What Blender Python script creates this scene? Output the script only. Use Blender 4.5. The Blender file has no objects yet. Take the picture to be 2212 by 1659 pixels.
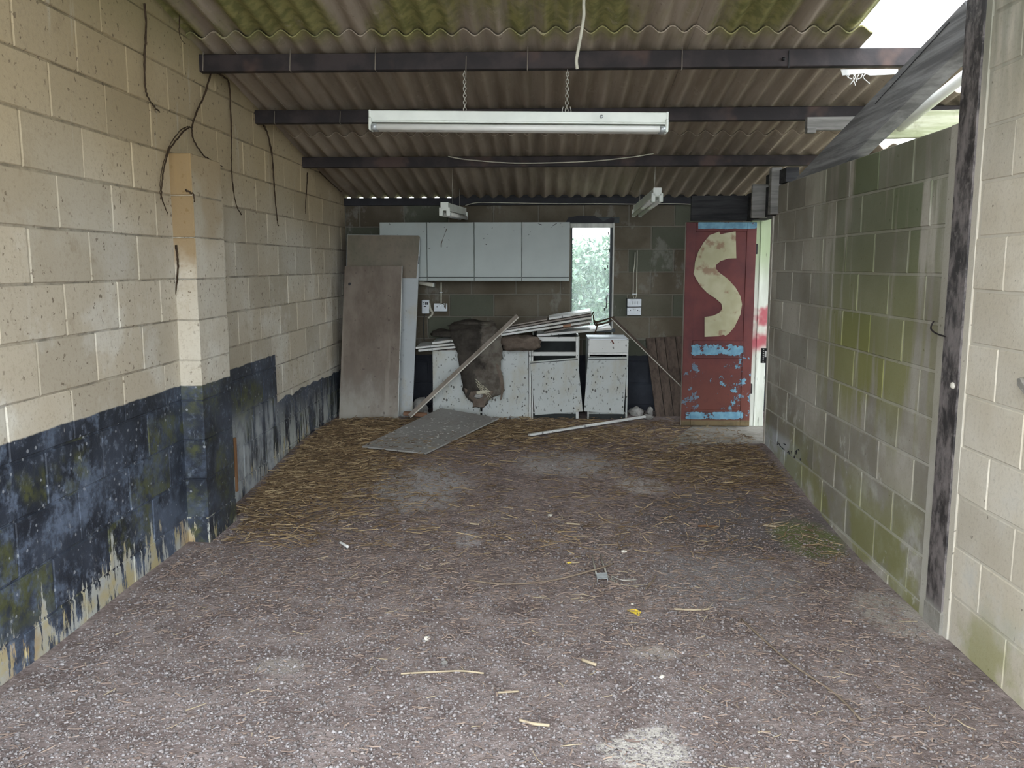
import bpy, bmesh, math, random
import numpy as np
from mathutils import Vector, Matrix, noise as mnoise

# ------------------------------------------------------------------ camera, world, exposure
SC = bpy.context.scene
COL = SC.collection
F_PX, CX, CY, CAM_H = 1850.0, 1106.0, 829.5, 1.6
PIT = math.atan(256 / F_PX)
YAW = math.atan(74 / F_PX * math.cos(PIT))
cam_d = bpy.data.cameras.new('camera')
cam = bpy.data.objects.new('camera', cam_d)
COL.objects.link(cam)
cam.location = (0, 0, CAM_H)
cam.rotation_euler = (math.pi / 2 - PIT, 0, YAW)
cam_d.sensor_width = 36.0
cam_d.lens = 36.0 * F_PX / 2212.0
cam_d.clip_start = 0.02
SC.camera = cam

world = bpy.data.worlds.new('overcast_sky')
SC.world = world
world.use_nodes = True
wn = world.node_tree.nodes
wn['Background'].inputs['Color'].default_value = (0.885, 0.95, 1.0, 1)
wn['Background'].inputs['Strength'].default_value = 1.0

SC.view_settings.view_transform = 'Standard'
SC.view_settings.look = 'None'
SC.view_settings.gamma = 1.0
SC.view_settings.use_curve_mapping = False
SC.view_settings.exposure = 2.92
SC.cycles.max_bounces = 8
SC.cycles.diffuse_bounces = 6
SC.cycles.sample_clamp_indirect = 6.0

rng = random.Random(7)
nrng = np.random.default_rng(11)

# ------------------------------------------------------------------ pixel -> place
def ray(px, py):
    x = (px - CX) / F_PX
    y = -(py - CY) / F_PX
    cp, sp = math.cos(PIT), math.sin(PIT)
    d = (x, cp + y * sp, -sp + y * cp)
    c, s = math.cos(YAW), math.sin(YAW)
    return Vector((c * d[0] - s * d[1], s * d[0] + c * d[1], d[2]))
EYE = Vector((0, 0, CAM_H))
def onX(px, py, X): d = ray(px, py); return EYE + d * (X / d.x)
def onY(px, py, Y): d = ray(px, py); return EYE + d * (Y / d.y)
def onZ(px, py, Z): d = ray(px, py); return EYE + d * ((Z - CAM_H) / d.z)
def sstep(a, b, x):
    t = min(1.0, max(0.0, (x - a) / (b - a)))
    return t * t * (3 - 2 * t)
def floor_z(x, y):
    base = -0.02 - 0.03 * max(-2.2, min(2.2, x))
    f = sstep(4.8, 7.2, y)
    z = base * (1 - f) + 0.13 * f
    z += 0.010 * mnoise.noise(Vector((x * 1.3, y * 1.3, 3.1)))
    z += 0.045 * math.exp(-((x + 1.5) ** 2 + ((y - 7.3) * .8) ** 2) * 1.6)
    return z
def onF(px, py):
    z = 0.05
    for _ in range(12):
        p = onZ(px, py, z)
        z = floor_z(p.x, p.y)
    return onZ(px, py, z)

XL, XR, YB = -2.027, 1.82, 8.70
def roof_line(y): return 2.252 + 0.157 * (8.711 - y)       # underside of the troughs
def onRoof(px, py):
    d = ray(px, py)
    t = (2.252 + .157 * 8.711 - CAM_H) / (d.z + .157 * d.y)
    return EYE + d * t

# ------------------------------------------------------------------ node helper
class NT:
    def __init__(self, name):
        self.mat = bpy.data.materials.new(name)
        self.mat.use_nodes = True
        self.t = self.mat.node_tree
        self.bsdf = self.t.nodes['Principled BSDF']
        self._pos = None
    def n(self, typ, **kw):
        nd = self.t.nodes.new(typ)
        for k, v in kw.items(): setattr(nd, k, v)
        return nd
    def put(self, sock, v):
        if isinstance(v, bpy.types.NodeSocket): self.t.links.new(v, sock)
        elif v is not None:
            if hasattr(sock.default_value, '__len__') and not hasattr(v, '__len__'):
                v = (v,) * len(sock.default_value)
            if hasattr(v, '__len__') and len(v) == 3 and len(sock.default_value) == 4: v = (*v, 1)
            sock.default_value = v
    @property
    def geo(self):
        if self._pos is None: self._pos = self.n('ShaderNodeNewGeometry')
        return self._pos
    def pos(self): return self.geo.outputs['Position']
    def isl(self): return self.geo.outputs['Random Per Island']
    def obj(self): return self.n('ShaderNodeTexCoord').outputs['Object']
    def rnd(self): return self.n('ShaderNodeObjectInfo').outputs['Random']
    def sep(self, v):
        s = self.n('ShaderNodeSeparateXYZ'); self.put(s.inputs[0], v); return s.outputs
    def sc(self, v, s, off=None):
        m = self.n('ShaderNodeMapping'); self.put(m.inputs['Vector'], v)
        m.inputs['Scale'].default_value = s
        if off: m.inputs['Location'].default_value = off
        return m.outputs[0]
    def noise(self, v, scale, detail=3.0, rough=.55, dist=0.0):
        nd = self.n('ShaderNodeTexNoise'); self.put(nd.inputs['Vector'], v)
        nd.inputs['Scale'].default_value = scale; nd.inputs['Detail'].default_value = detail
        nd.inputs['Roughness'].default_value = rough; nd.inputs['Distortion'].default_value = dist
        return nd.outputs['Fac']
    def vor(self, v, scale, out='Distance', feature='F1'):
        nd = self.n('ShaderNodeTexVoronoi', feature=feature); self.put(nd.inputs['Vector'], v)
        nd.inputs['Scale'].default_value = scale
        return nd.outputs[out]
    def rg(self, f, a, b, c=0.0, d=1.0):
        m = self.n('ShaderNodeMapRange'); m.interpolation_type = 'SMOOTHSTEP'
        self.put(m.inputs[0], f); self.put(m.inputs[1], a); self.put(m.inputs[2], b)
        m.inputs[3].default_value = c; m.inputs[4].default_value = d
        return m.outputs[0]
    def m(self, op, a, b=None, c=None):
        nd = self.n('ShaderNodeMath', operation=op)
        self.put(nd.inputs[0], a)
        if b is not None: self.put(nd.inputs[1], b)
        if c is not None: self.put(nd.inputs[2], c)
        return nd.outputs[0]
    def mul(self, *a):
        r = a[0]
        for x in a[1:]: r = self.m('MULTIPLY', r, x)
        return r
    def add(self, a, b): return self.m('ADD', a, b)
    def sub(self, a, b): return self.m('SUBTRACT', a, b)
    def mix(self, f, a, b, mode='MIX'):
        nd = self.n('ShaderNodeMix', data_type='RGBA', blend_type=mode)
        self.put(nd.inputs[0], f); self.put(nd.inputs[6], a); self.put(nd.inputs[7], b)
        return nd.outputs[2]
    def val(self, col, f):
        h = self.n('ShaderNodeHueSaturation'); self.put(h.inputs['Color'], col); self.put(h.inputs['Value'], f)
        return h.outputs[0]
    def box(self, u, v, u0, u1, v0, v1, e=.01):
        a = self.mul(self.rg(u, u0 - e, u0 + e), self.rg(u, u1 - e, u1 + e, 1, 0))
        b = self.mul(self.rg(v, v0 - e, v0 + e), self.rg(v, v1 - e, v1 + e, 1, 0))
        return self.mul(a, b)
    def bump(self, h, strength=.3, dist=.01):
        b = self.n('ShaderNodeBump'); self.put(b.inputs['Height'], h)
        b.inputs['Strength'].default_value = strength; b.inputs['Distance'].default_value = dist
        self.t.links.new(b.outputs[0], self.bsdf.inputs['Normal'])
    def done(self, col, rough=.85, spec=.3, metal=0.0):
        self.put(self.bsdf.inputs['Base Color'], col)
        self.put(self.bsdf.inputs['Roughness'], rough)
        self.bsdf.inputs['Specular IOR Level'].default_value = spec
        self.bsdf.inputs['Metallic'].default_value = metal
        return self.mat

# ------------------------------------------------------------------ materials
def mat_left(pier=False, mortar=False):
    N = NT('left_blockwork' + ('_pier' if pier else '') + ('_mortar' if mortar else ''))
    P = N.pos(); X, Y, Z = N.sep(P)
    r = N.rnd() if not mortar else 0.5
    big = N.noise(P, 1.1, 4)
    fine = N.noise(P, 60, 3)
    cream = N.mix(N.rg(big, .35, .65), (.46, .405, .315), (.55, .515, .44))
    cream = N.mix(N.mul(N.rg(Z, 1.45, 2.4), .8), cream, (.37, .28, .15))          # browner high up: part staining, part warm bounce light painted in
    wash = N.mul(N.rg(N.noise(P, 2.6, 5, .65), .5, .66), N.rg(Z, 2.1, 1.2))
    cream = N.mix(N.mul(wash, .6), cream, (.62, .60, .54))
    if not mortar:
        cream = N.val(cream, N.m('MULTIPLY_ADD', r, .22, .86))
    cream = N.mix(N.mul(N.rg(fine, .5, .72), .30), cream, (.27, .22, .15))
    spk = N.mul(N.rg(N.noise(P, 34, 3, .6), .625, .67), N.rg(N.noise(P, 3.3, 3), .38, .55))
    cream = N.mix(N.mul(spk, .75), cream, (.10, .07, .045))
    blot = N.mul(N.rg(N.noise(P, 7, 6, .75), .56, .72), .35)
    cream = N.mix(blot, cream, (.25, .19, .115))
    streak = N.noise(N.sc(P, (6, 9, .9)), 1.6, 4, .6)
    cream = N.mix(N.mul(N.rg(Z, 2.55, 2.95), .45), cream, (.16, .15, .05))
    cream = N.mix(N.mul(N.rg(streak, .62, .75), .22), cream, (.66, .65, .60))
    dz = N.m('MULTIPLY_ADD', N.noise(P, 9, 2), .02, .928)
    low = N.m('MULTIPLY_ADD', N.noise(N.sc(P, (1, 2.4, 1)), 2.0, 1), .11, .525)
    if pier:
        stain = N.mul(N.rg(N.sep(N.geo.outputs['True Normal'])[1], -.5, -.7), N.rg(N.add(Z, N.mul(N.noise(P, 6, 4), .5)), 1.65, 2.0))
        cream = N.mix(N.mul(stain, .85), cream, (.24, .155, .065))
        drip = N.mul(N.rg(N.noise(N.sc(P, (14, 1, 1.2)), 1.3, 3), .55, .66), N.rg(Z, .95, 1.5))
        cream = N.mix(N.mul(drip, .4), cream, (.30, .2, .09))
    if mortar:
        fr = N.m('FRACT', N.m('DIVIDE', N.sub(Z, 1.526 - .2245 * 20), .2245))
        bed = N.m('GREATER_THAN', N.m('ABSOLUTE', N.sub(fr, .5)), .465)
        cream = N.val(cream, N.sub(.84, N.mul(bed, N.rg(N.noise(P, 5, 5, .7), .35, .65, .0, .45))))
    top = N.add(N.mul(N.rg(Y, 6.315, 6.325, 1, 0), dz), N.mul(N.rg(Y, 6.315, 6.325), low))
    painted = N.rg(N.sub(top, Z), -.004, .004)
    # black paint
    blk = N.mix(N.rg(N.noise(P, 3.0, 4), .35, .7), (.015, .019, .029), (.046, .057, .082))
    wear = N.rg(N.noise(P, 24, 5, .7), .54, .70)
    blk = N.mix(N.mul(wear, .6), blk, (.17, .20, .26))
    pale = N.mul(N.rg(N.noise(P, 3.2, 6, .75), .46, .62), N.rg(Y, 5.2, 3.4, .2, 1))
    blk = N.mix(N.mul(pale, .75), blk, (.15, .19, .27))
    mossn = N.noise(P, 2.7, 4, .6)
    if pier:
        moss = N.rg(mossn, .42, .6)
    elif mortar:
        moss = N.rg(mossn, .55, .68)
    else:
        moss = N.mul(N.rg(N.add(mossn, N.m('MULTIPLY_ADD', r, .30, -.18)), .48, .60), N.rg(Z, .12, .3), N.rg(Z, .84, .76))
    blk = N.mix(N.mul(moss, N.rg(N.noise(P, 17, 5, .7), .38, .62), .8), blk, (.085, .092, .032))
    # efflorescence runs and flaked feet
    runs = N.noise(N.sc(P, (13, 13, 2.2)), 1.3, 6, .72)
    thr = N.m('MULTIPLY_ADD', N.rg(Z, .0, .5), .24, .45 if not pier else .53)
    lime = N.rg(N.sub(runs, thr), .0, .035)
    bay = N.mul(N.rg(Y, 5.05, 5.25), N.rg(Y, 6.5, 6.2), N.rg(Z, .72, .45))
    lime2 = N.mul(bay, N.rg(N.noise(N.sc(P, (1, 6, 1.2)), 1.4, 5, .65), .36, .54))
    flakec = N.mix(N.rg(N.noise(P, 7, 3), .4, .62), (.46, .47, .44), (.47, .40, .22))
    flakec = N.mix(N.mul(N.rg(N.noise(P, 3.1, 2), .60, .68), .6), flakec, (.42, .27, .12))
    blk = N.mix(N.mul(lime, .9), blk, flakec)
    blk = N.mix(N.mul(lime2, .85), blk, N.mix(N.rg(N.noise(P, 12, 3), .4, .7), (.40, .43, .45), (.20, .22, .25)))
    lime3 = N.mul(N.rg(Y, 6.25, 6.4), N.rg(Z, .62, .2), N.rg(N.noise(N.sc(P, (8, 8, 1.4)), 1.3, 5, .7), .47, .56))
    blk = N.mix(N.mul(lime3, .85), blk, (.40, .42, .40))
    cr = N.sep(N.vor(P, 34, 'Color'))[0]
    drops = N.rg(N.sub(N.vor(P, 34), N.mul(N.m('POWER', cr, 5), .30)), .02, -.04)
    blk = N.mix(N.mul(drops, .55), blk, (.40, .42, .45))
    fleck = N.mul(N.rg(N.noise(N.sc(P, (1, 1, .45)), 26, 5, .75), .60, .68), N.rg(N.noise(P, 2.2, 3), .42, .6), N.rg(Z, .95, .5, .35, 1))
    blk = N.mix(N.mul(fleck, .6), blk, (.36, .38, .40))
    col = N.mix(painted, cream, blk)
    N.bump(N.add(fine, N.mul(N.noise(P, 150, 2), .6)), .35, .004)
    rough = N.m('MULTIPLY_ADD', painted, -.38, .9)
    return N.done(col, rough, .4)

def mat_right(near=False, mortar=False):
    N = NT('right_blockwork' + ('_near' if near else '') + ('_mortar' if mortar else ''))
    P = N.pos(); X, Y, Z = N.sep(P)
    r = N.rnd() if not mortar else .5
    fine = N.noise(P, 55, 3)
    big = N.noise(P, 1.6, 4)
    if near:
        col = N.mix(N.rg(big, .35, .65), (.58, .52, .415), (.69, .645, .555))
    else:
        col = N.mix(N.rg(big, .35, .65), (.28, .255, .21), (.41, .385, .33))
    if not mortar:
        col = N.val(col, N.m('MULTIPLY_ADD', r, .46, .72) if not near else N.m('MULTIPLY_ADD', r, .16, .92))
    col = N.mix(N.mul(N.rg(fine, .5, .75), .22), col, (.2, .165, .11))
    if mortar:
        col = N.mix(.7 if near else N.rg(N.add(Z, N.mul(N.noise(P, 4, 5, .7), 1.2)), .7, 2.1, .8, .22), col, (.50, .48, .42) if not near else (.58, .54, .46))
    spk = N.rg(N.noise(P, 34, 2, .5), .71, .76)
    col = N.mix(N.mul(spk, .6), col, (.08, .06, .04))
    haze = N.mul(N.rg(N.noise(P, 3.2, 5, .7), .5, .68), N.rg(Z, 1.3, .2))
    col = N.mix(N.mul(haze, .55), col, (.55, .54, .50))
    if not near:
        foot = N.mul(N.rg(Z, .34, .26), N.rg(Y, 5.9, 6.2))
        col = N.mix(N.mul(foot, .8), col, (.50, .52, .54))
        run = N.noise(N.sc(P, (1, 5, .55)), 1.2, 4, .6)
        zone = N.mul(N.rg(Y, 6.3, 5.2), N.rg(Y, 3.85, 4.3), N.rg(Z, .45, 1.0))
        m1 = N.mul(zone, N.rg(N.add(run, N.mul(zone, .12)), .46, .60))
        foot2 = N.mul(N.rg(N.noise(P, 2.2, 4, .6), .42, .56), N.rg(Z, .62, .12))
        moss = N.m('MAXIMUM', N.mul(m1, N.m('MULTIPLY_ADD', r, .5, .42)), N.mul(foot2, .65))
        if mortar: moss = N.mul(moss, .55)
        mc = N.mix(N.rg(Z, .9, 1.9), (.23, .23, .06), (.095, .12, .055))
        col = N.mix(moss, col, mc)
        spl = N.mul(N.rg(N.noise(N.sc(P, (1, 1.4, 1)), 3.2, 5, .7), .6, .66), N.rg(Z, .95, .5))
        col = N.mix(N.mul(spl, .6), col, (.58, .56, .51))
    else:
        rust = N.rg(N.noise(P, 4, 3), .66, .72)
        col = N.mix(N.mul(rust, .3, N.rg(Z, .6, .2)), col, (.5, .28, .14))
        foot2 = N.mul(N.rg(N.noise(P, 2.2, 4, .6), .45, .6), N.rg(Z, .35, .0))
        col = N.mix(N.mul(foot2, .6), col, (.26, .26, .07))
        hi = N.mul(N.rg(Z, 1.9, 2.6), N.rg(N.noise(N.sc(P, (1, 4, .6)), 1.3, 4), .4, .62))
        col = N.mix(N.mul(hi, .55), col, (.10, .12, .08))
    N.bump(N.add(fine, N.mul(N.noise(P, 140, 2), .6)), .4, .004)
    return N.done(col, .92, .25)

def mat_back(mortar=False):
    N = NT('back_blockwork' + ('_mortar' if mortar else ''))
    P = N.pos(); X, Y, Z = N.sep(P)
    r = N.rnd() if not mortar else .5
    fine = N.noise(P, 50, 3)
    big = N.noise(P, 1.8, 4)
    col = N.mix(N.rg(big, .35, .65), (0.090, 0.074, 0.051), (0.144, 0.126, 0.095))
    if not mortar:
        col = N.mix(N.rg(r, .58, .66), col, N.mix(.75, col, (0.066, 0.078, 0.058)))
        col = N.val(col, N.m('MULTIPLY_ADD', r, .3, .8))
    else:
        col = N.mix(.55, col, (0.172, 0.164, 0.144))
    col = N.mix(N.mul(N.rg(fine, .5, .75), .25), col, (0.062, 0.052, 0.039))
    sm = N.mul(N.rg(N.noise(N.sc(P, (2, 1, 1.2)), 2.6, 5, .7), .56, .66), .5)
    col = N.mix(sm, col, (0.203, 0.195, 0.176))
    painted = N.rg(N.sub(N.m('MULTIPLY_ADD', N.noise(P, 8, 2), .03, .68), Z), -.004, .004)
    blk = N.mix(N.rg(N.noise(P, 6, 4), .4, .7), (0.008, 0.010, 0.017), (0.017, 0.022, 0.033))
    col = N.mix(painted, col, blk)
    N.bump(N.add(fine, N.mul(N.noise(P, 140, 2), .6)), .4, .004)
    return N.done(col, N.m('MULTIPLY_ADD', painted, -.3, .92), .3)

def mat_roof():
    N = NT('asbestos_cement')
    P = N.pos(); X, Y, Z = N.sep(P); r = N.rnd()
    st = N.noise(N.sc(P, (7, .5, 1)), 1.5, 5, .6)
    col = N.mix(N.rg(st, .3, .7), (0.266, 0.217, 0.168), (0.406, 0.343, 0.280))
    col = N.val(col, N.m('MULTIPLY_ADD', r, .25, .85))
    g = N.noise(N.sc(P, (2.6, .28, 1)), 1.25, 5, .62)
    up = N.rg(Y, 5.15, 4.9)
    moss = N.mul(up, N.rg(g, .40, .56))
    mc = N.mix(N.rg(N.noise(P, 14, 4), .35, .65), (0.147, 0.154, 0.042), (0.280, 0.266, 0.091))
    col = N.mix(N.mul(moss, .85), col, mc)
    col = N.mix(N.mul(N.rg(N.noise(P, 9, 5, .7), .58, .7), .35), col, (0.504, 0.434, 0.350))
    col = N.mix(N.mul(N.rg(N.noise(P, 40, 2), .66, .74), .4), col, (0.112, 0.084, 0.070))
    N.bump(N.noise(P, 70, 3), .25, .004)
    return N.done(col, .95, .2)

def mat_steel():
    N = NT('rusty_painted_steel')
    P = N.pos()
    col = N.mix(N.rg(N.noise(P, 7, 5), .4, .65), (.016, .012, .013), (.036, .026, .026))
    col = N.mix(N.mul(N.rg(N.noise(P, 3, 3), .6, .7), .7), col, (.085, .05, .04))
    N.bump(N.noise(P, 60, 3), .3, .003)
    return N.done(col, .65, .4, .1)

def mat_column():
    N = NT('column_steel')
    P = N.pos(); X, Y, Z = N.sep(P)
    f = N.noise(N.sc(P, (1, 1, .5)), 14, 6, .7)
    col = N.mix(N.rg(f, .38, .62), (.035, .031, .032), (.21, .185, .18))
    col = N.mix(N.mul(N.rg(N.noise(P, 30, 3), .6, .7), .5), col, (.26, .23, .22))
    col = N.mix(N.rg(N.add(Z, N.mul(f, .12)), .13, .06), col, (.42, .41, .37))
    N.bump(f, .6, .008)
    return N.done(col, .6, .4)

def mat_wood(name, a, b, grain=(1, 1, 14), rough=.85, dirt=None, bump=.4):
    N = NT(name)
    V = N.obj()
    g = N.noise(N.sc(V, grain), 3.0, 5, .65, .4)
    col = N.mix(N.rg(g, .32, .68), a, b)
    if dirt:
        col = N.mix(N.mul(N.rg(N.noise(V, 3.5, 5, .65), .45, .65), .7), col, dirt)
    N.bump(g, bump, .006)
    return N.done(col, rough, .25)

def mat_laminate(name, dirt=.25, base=(.60, .64, .62), brown=False, streaky=True, specks=.5):
    N = NT(name)
    V = N.obj(); P = N.pos()
    col = N.mix(N.rg(N.noise(V, 2.2, 4), .3, .7), base, tuple(c * .86 for c in base))
    d = N.rg(N.noise(N.sc(V, (1.2, 1.2, .8)), 3.2, 5, .66), .62 - dirt * .5, .8 - dirt * .35)
    col = N.mix(N.mul(d, .65), col, (.36, .32, .22) if not brown else (.20, .155, .115))
    if specks:
        vs = N.sc(V, (1, 1, .75)); cr = N.sep(N.vor(vs, 42, 'Color'))[0]
        rad = N.mul(N.m('POWER', cr, 3.5), .42)
        s = N.mul(N.rg(N.sub(N.add(N.vor(vs, 42), N.mul(N.sub(N.noise(V, 90, 2), .5), .25)), rad), .03, -.03), N.rg(N.add(N.noise(V, 6, 4, .6), N.rg(N.sep(V)[2], .7, .0, 0, .16)), .46, .60))
        col = N.mix(N.mul(s, specks), col, (.03, .026, .02))
    if streaky:
        st = N.rg(N.noise(N.sc(V, (34, 34, 16)), 1.5, 3), .63, .67)
        col = N.mix(N.mul(st, .55), col, (.05, .045, .035))
    return N.done(col, .45, .4)

def mat_plain(name, col, rough=.6, spec=.3, metal=0.0, var=.12, scale=12):
    N = NT(name)
    V = N.obj()
    c = N.mix(N.rg(N.noise(V, scale, 4), .35, .65), tuple(x * (1 - var) for x in col), tuple(min(1, x * (1 + var)) for x in col))
    return N.done(c, rough, spec, metal)

def mat_floor():
    N = NT('trodden_dirt_floor')
    P = N.pos(); X, Y, Z = N.sep(P)
    big = N.noise(P, .9, 5, .6)
    mid = N.noise(P, 5, 5, .65)
    fine = N.noise(P, 45, 4, .65)
    col = N.mix(N.rg(mid, .33, .67), (0.177, 0.138, 0.132), (0.313, 0.259, 0.248))
    col = N.mix(N.mul(N.rg(fine, .5, .72), .55), col, (0.441, 0.380, 0.376))
    col = N.mix(N.mul(N.rg(fine, .48, .3), .6), col, (0.093, 0.073, 0.067))
    def blob(cx, cy, rx, ry, e0=.6, e1=1.15, amp=.9):
        dx = N.m('DIVIDE', N.sub(X, cx), rx); dy = N.m('DIVIDE', N.sub(Y, cy), ry)
        d = N.m('SQRT', N.add(N.mul(dx, dx), N.mul(dy, dy)))
        d = N.add(d, N.m('MULTIPLY_ADD', N.noise(P, 4, 5, .7), amp, -.5 * amp))
        return N.rg(d, e1, e0)
    c = onF(905, 1050); col = N.mix(N.mul(blob(c.x, c.y, .36, .55), .8), col, (0.458, 0.441, 0.442))
    c = onF(1230, 1000); col = N.mix(N.mul(blob(c.x, c.y, .45, .35), .7), col, (0.441, 0.415, 0.405))
    c = onF(1390, 1050); col = N.mix(N.mul(blob(c.x, c.y, .2, .18), .7), col, (0.543, 0.501, 0.470))
    c = onF(1600, 1130); col = N.mix(N.mul(blob(c.x, c.y, .75, .62), .7), col, (0.128, 0.114, 0.117))
    c = onF(1560, 1250); col = N.mix(N.mul(blob(c.x, c.y, .42, .42), .65), col, (0.271, 0.259, 0.267))
    c = onF(1745, 1165); col = N.mix(N.mul(blob(c.x, c.y, .22, .34), .75), col, (0.169, 0.199, 0.066))
    c = onF(1390, 1620); col = N.mix(N.mul(blob(c.x, c.y, .20, .24, .55, .8, 2.0), .95), col, (0.594, 0.556, 0.517))  # whitish patch with a ragged edge near the front
    c = onF(610, 1440); col = N.mix(N.mul(blob(c.x, c.y, .13, .10, .55, .9, 1.2), .85), col, (0.366, 0.323, 0.297))
    c = onF(1010, 1165); col = N.mix(N.mul(blob(c.x, c.y, .10, .16), .6), col, (0.508, 0.484, 0.490))
    c = onF(1420, 1410); col = N.mix(N.mul(blob(c.x, c.y, .11, .07), .6), col, (0.508, 0.449, 0.395))
    c = onF(1940, 1330); col = N.mix(N.mul(blob(c.x, c.y, .22, .3), .5), col, (0.576, 0.536, 0.470))
    N.bump(N.add(fine, N.mul(mid, 1.5)), .9, .012)
    return N.done(col, .95, .2)

def mat_island(name, cols, rough=.8, spec=.3):
    N = NT(name)
    r = N.isl()
    ramp = N.n('ShaderNodeValToRGB'); N.put(ramp.inputs[0], r)
    e = ramp.color_ramp.elements
    e[0].position = 0; e[0].color = (*cols[0], 1)
    e[1].position = 1; e[1].color = (*cols[-1], 1)
    for i, c in enumerate(cols[1:-1]):
        k = e.new((i + 1) / (len(cols) - 1)); k.color = (*c, 1)
    return N.done(ramp.outputs[0], rough, spec)

def mat_door():
    N = NT('peeling_red_door_paint')
    P = N.pos(); X, Y, Z = N.sep(P)
    red = N.mix(N.rg(N.noise(P, 4, 4), .35, .65), (.085, .016, .018), (.125, .026, .024))
    red = N.mix(N.mul(N.rg(Z, .95, .35), .6), red, (.13, .042, .026))  # lower door painted brighter, doorway light put into the red
    red = N.mix(N.mul(N.rg(N.noise(P, 22, 4), .58, .7), .25), red, (.07, .02, .02))
    pe = N.noise(P, 8.5, 5, .70)
    z0 = lambda py: onY(1550, py, DOOR_Y).z
    x0 = lambda px: onY(px, 700, DOOR_Y).x
    rail = N.box(X, Z, x0(1490), x0(1612), z0(770), z0(740), .035)
    low = N.mul(N.box(X, Z, x0(1472), x0(1620), z0(885), z0(785), .02), N.rg(X, x0(1500), x0(1590), .55, 1))
    bot = N.box(X, Z, x0(1484), x0(1614), z0(907), z0(889), .014)
    topb = N.box(X, Z, x0(1502), x0(1629), z0(495), z0(479), .010)
    side = N.mul(N.box(X, Z, x0(1600), x0(1626), z0(910), z0(760), .01), 1.0)
    m1 = N.rg(N.add(pe, N.m('MULTIPLY_ADD', rail, .5, -.5)), .46, .48)
    m2 = N.mul(low, N.rg(pe, .585, .61))
    m3 = N.rg(N.add(pe, N.m('MULTIPLY_ADD', bot, .5, -.5)), .40, .42)
    m4 = N.rg(N.add(pe, N.m('MULTIPLY_ADD', topb, .5, -.5)), .33, .35)
    m5 = N.mul(side, N.rg(pe, .54, .57))
    m = N.m('MAXIMUM', N.m('MAXIMUM', m1, m2), N.m('MAXIMUM', N.m('MAXIMUM', m3, m5), m4))
    edge = N.m('MAXIMUM', N.mul(rail, N.rg(pe, .43, .46)), N.m('MAXIMUM', N.mul(low, N.rg(pe, .56, .58)), N.mul(bot, N.rg(pe, .33, .36))))
    blue = N.mix(N.rg(N.noise(P, 16, 3), .35, .65), (.10, .23, .33), (.16, .33, .44))
    col = N.mix(N.mul(edge, .75), red, (.05, .02, .022))
    col = N.mix(m, col, blue)
    kick = N.rg(Z, z0(905), z0(911))
    col = N.mix(N.mul(kick, .85), col, N.mix(N.rg(N.noise(P, 9, 4), .4, .6), (.10, .085, .04), (.16, .125, .06)))
    N.bump(N.add(m, N.mul(N.noise(P, 40, 3), .3)), .4, .003)
    return N.done(col, .55, .35)

DOOR_Y = 7.74
def mat_letter():
    N = NT('cream_letter_paint')
    P = N.pos()
    col = N.mix(N.rg(N.noise(P, 5, 3), .35, .65), (.34, .32, .20), (.42, .395, .27))
    d = N.rg(N.noise(P, 7.5, 4, .6), .53, .66)
    col = N.mix(N.mul(d, .75), col, (.20, .10, .065))
    return N.done(col, .6, .3)

def mat_jamb():
    N = NT('whitewashed_jamb')
    P = N.pos(); X, Y, Z = N.sep(P)
    col = N.mix(N.rg(N.noise(N.sc(P, (6, 6, 1)), 2.5, 4), .35, .65), (.55, .57, .50), (.70, .72, .66))
    col = N.mix(N.mul(N.rg(Z, 1.35, 1.75), .75), col, (.36, .46, .24))  # upper jamb painted greener and dimmer, for light coming in low
    sp = N.mul(N.rg(N.add(Z, N.mul(N.noise(P, 5, 3), .25)), .90, 1.0), N.rg(N.add(Z, N.mul(N.noise(P, 6, 3), .2)), 1.42, 1.34))
    col = N.mix(N.mul(sp, N.rg(N.noise(P, 4.0, 3), .40, .56), .9), col, (.42, .06, .09))
    cr = N.rg(N.noise(N.sc(P, (30, 30, 5)), 1.4, 3), .67, .72)
    col = N.mix(N.mul(cr, .6), col, (.06, .06, .05))
    return N.done(col, .7, .3)

def mat_leaf():
    N = NT('leaf_green')
    r = N.isl()
    col = N.mix(r, (.055, .115, .070), (.15, .23, .14))
    N.bsdf.inputs['Roughness'].default_value = .45
    return N.done(col, .45, .5)

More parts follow.
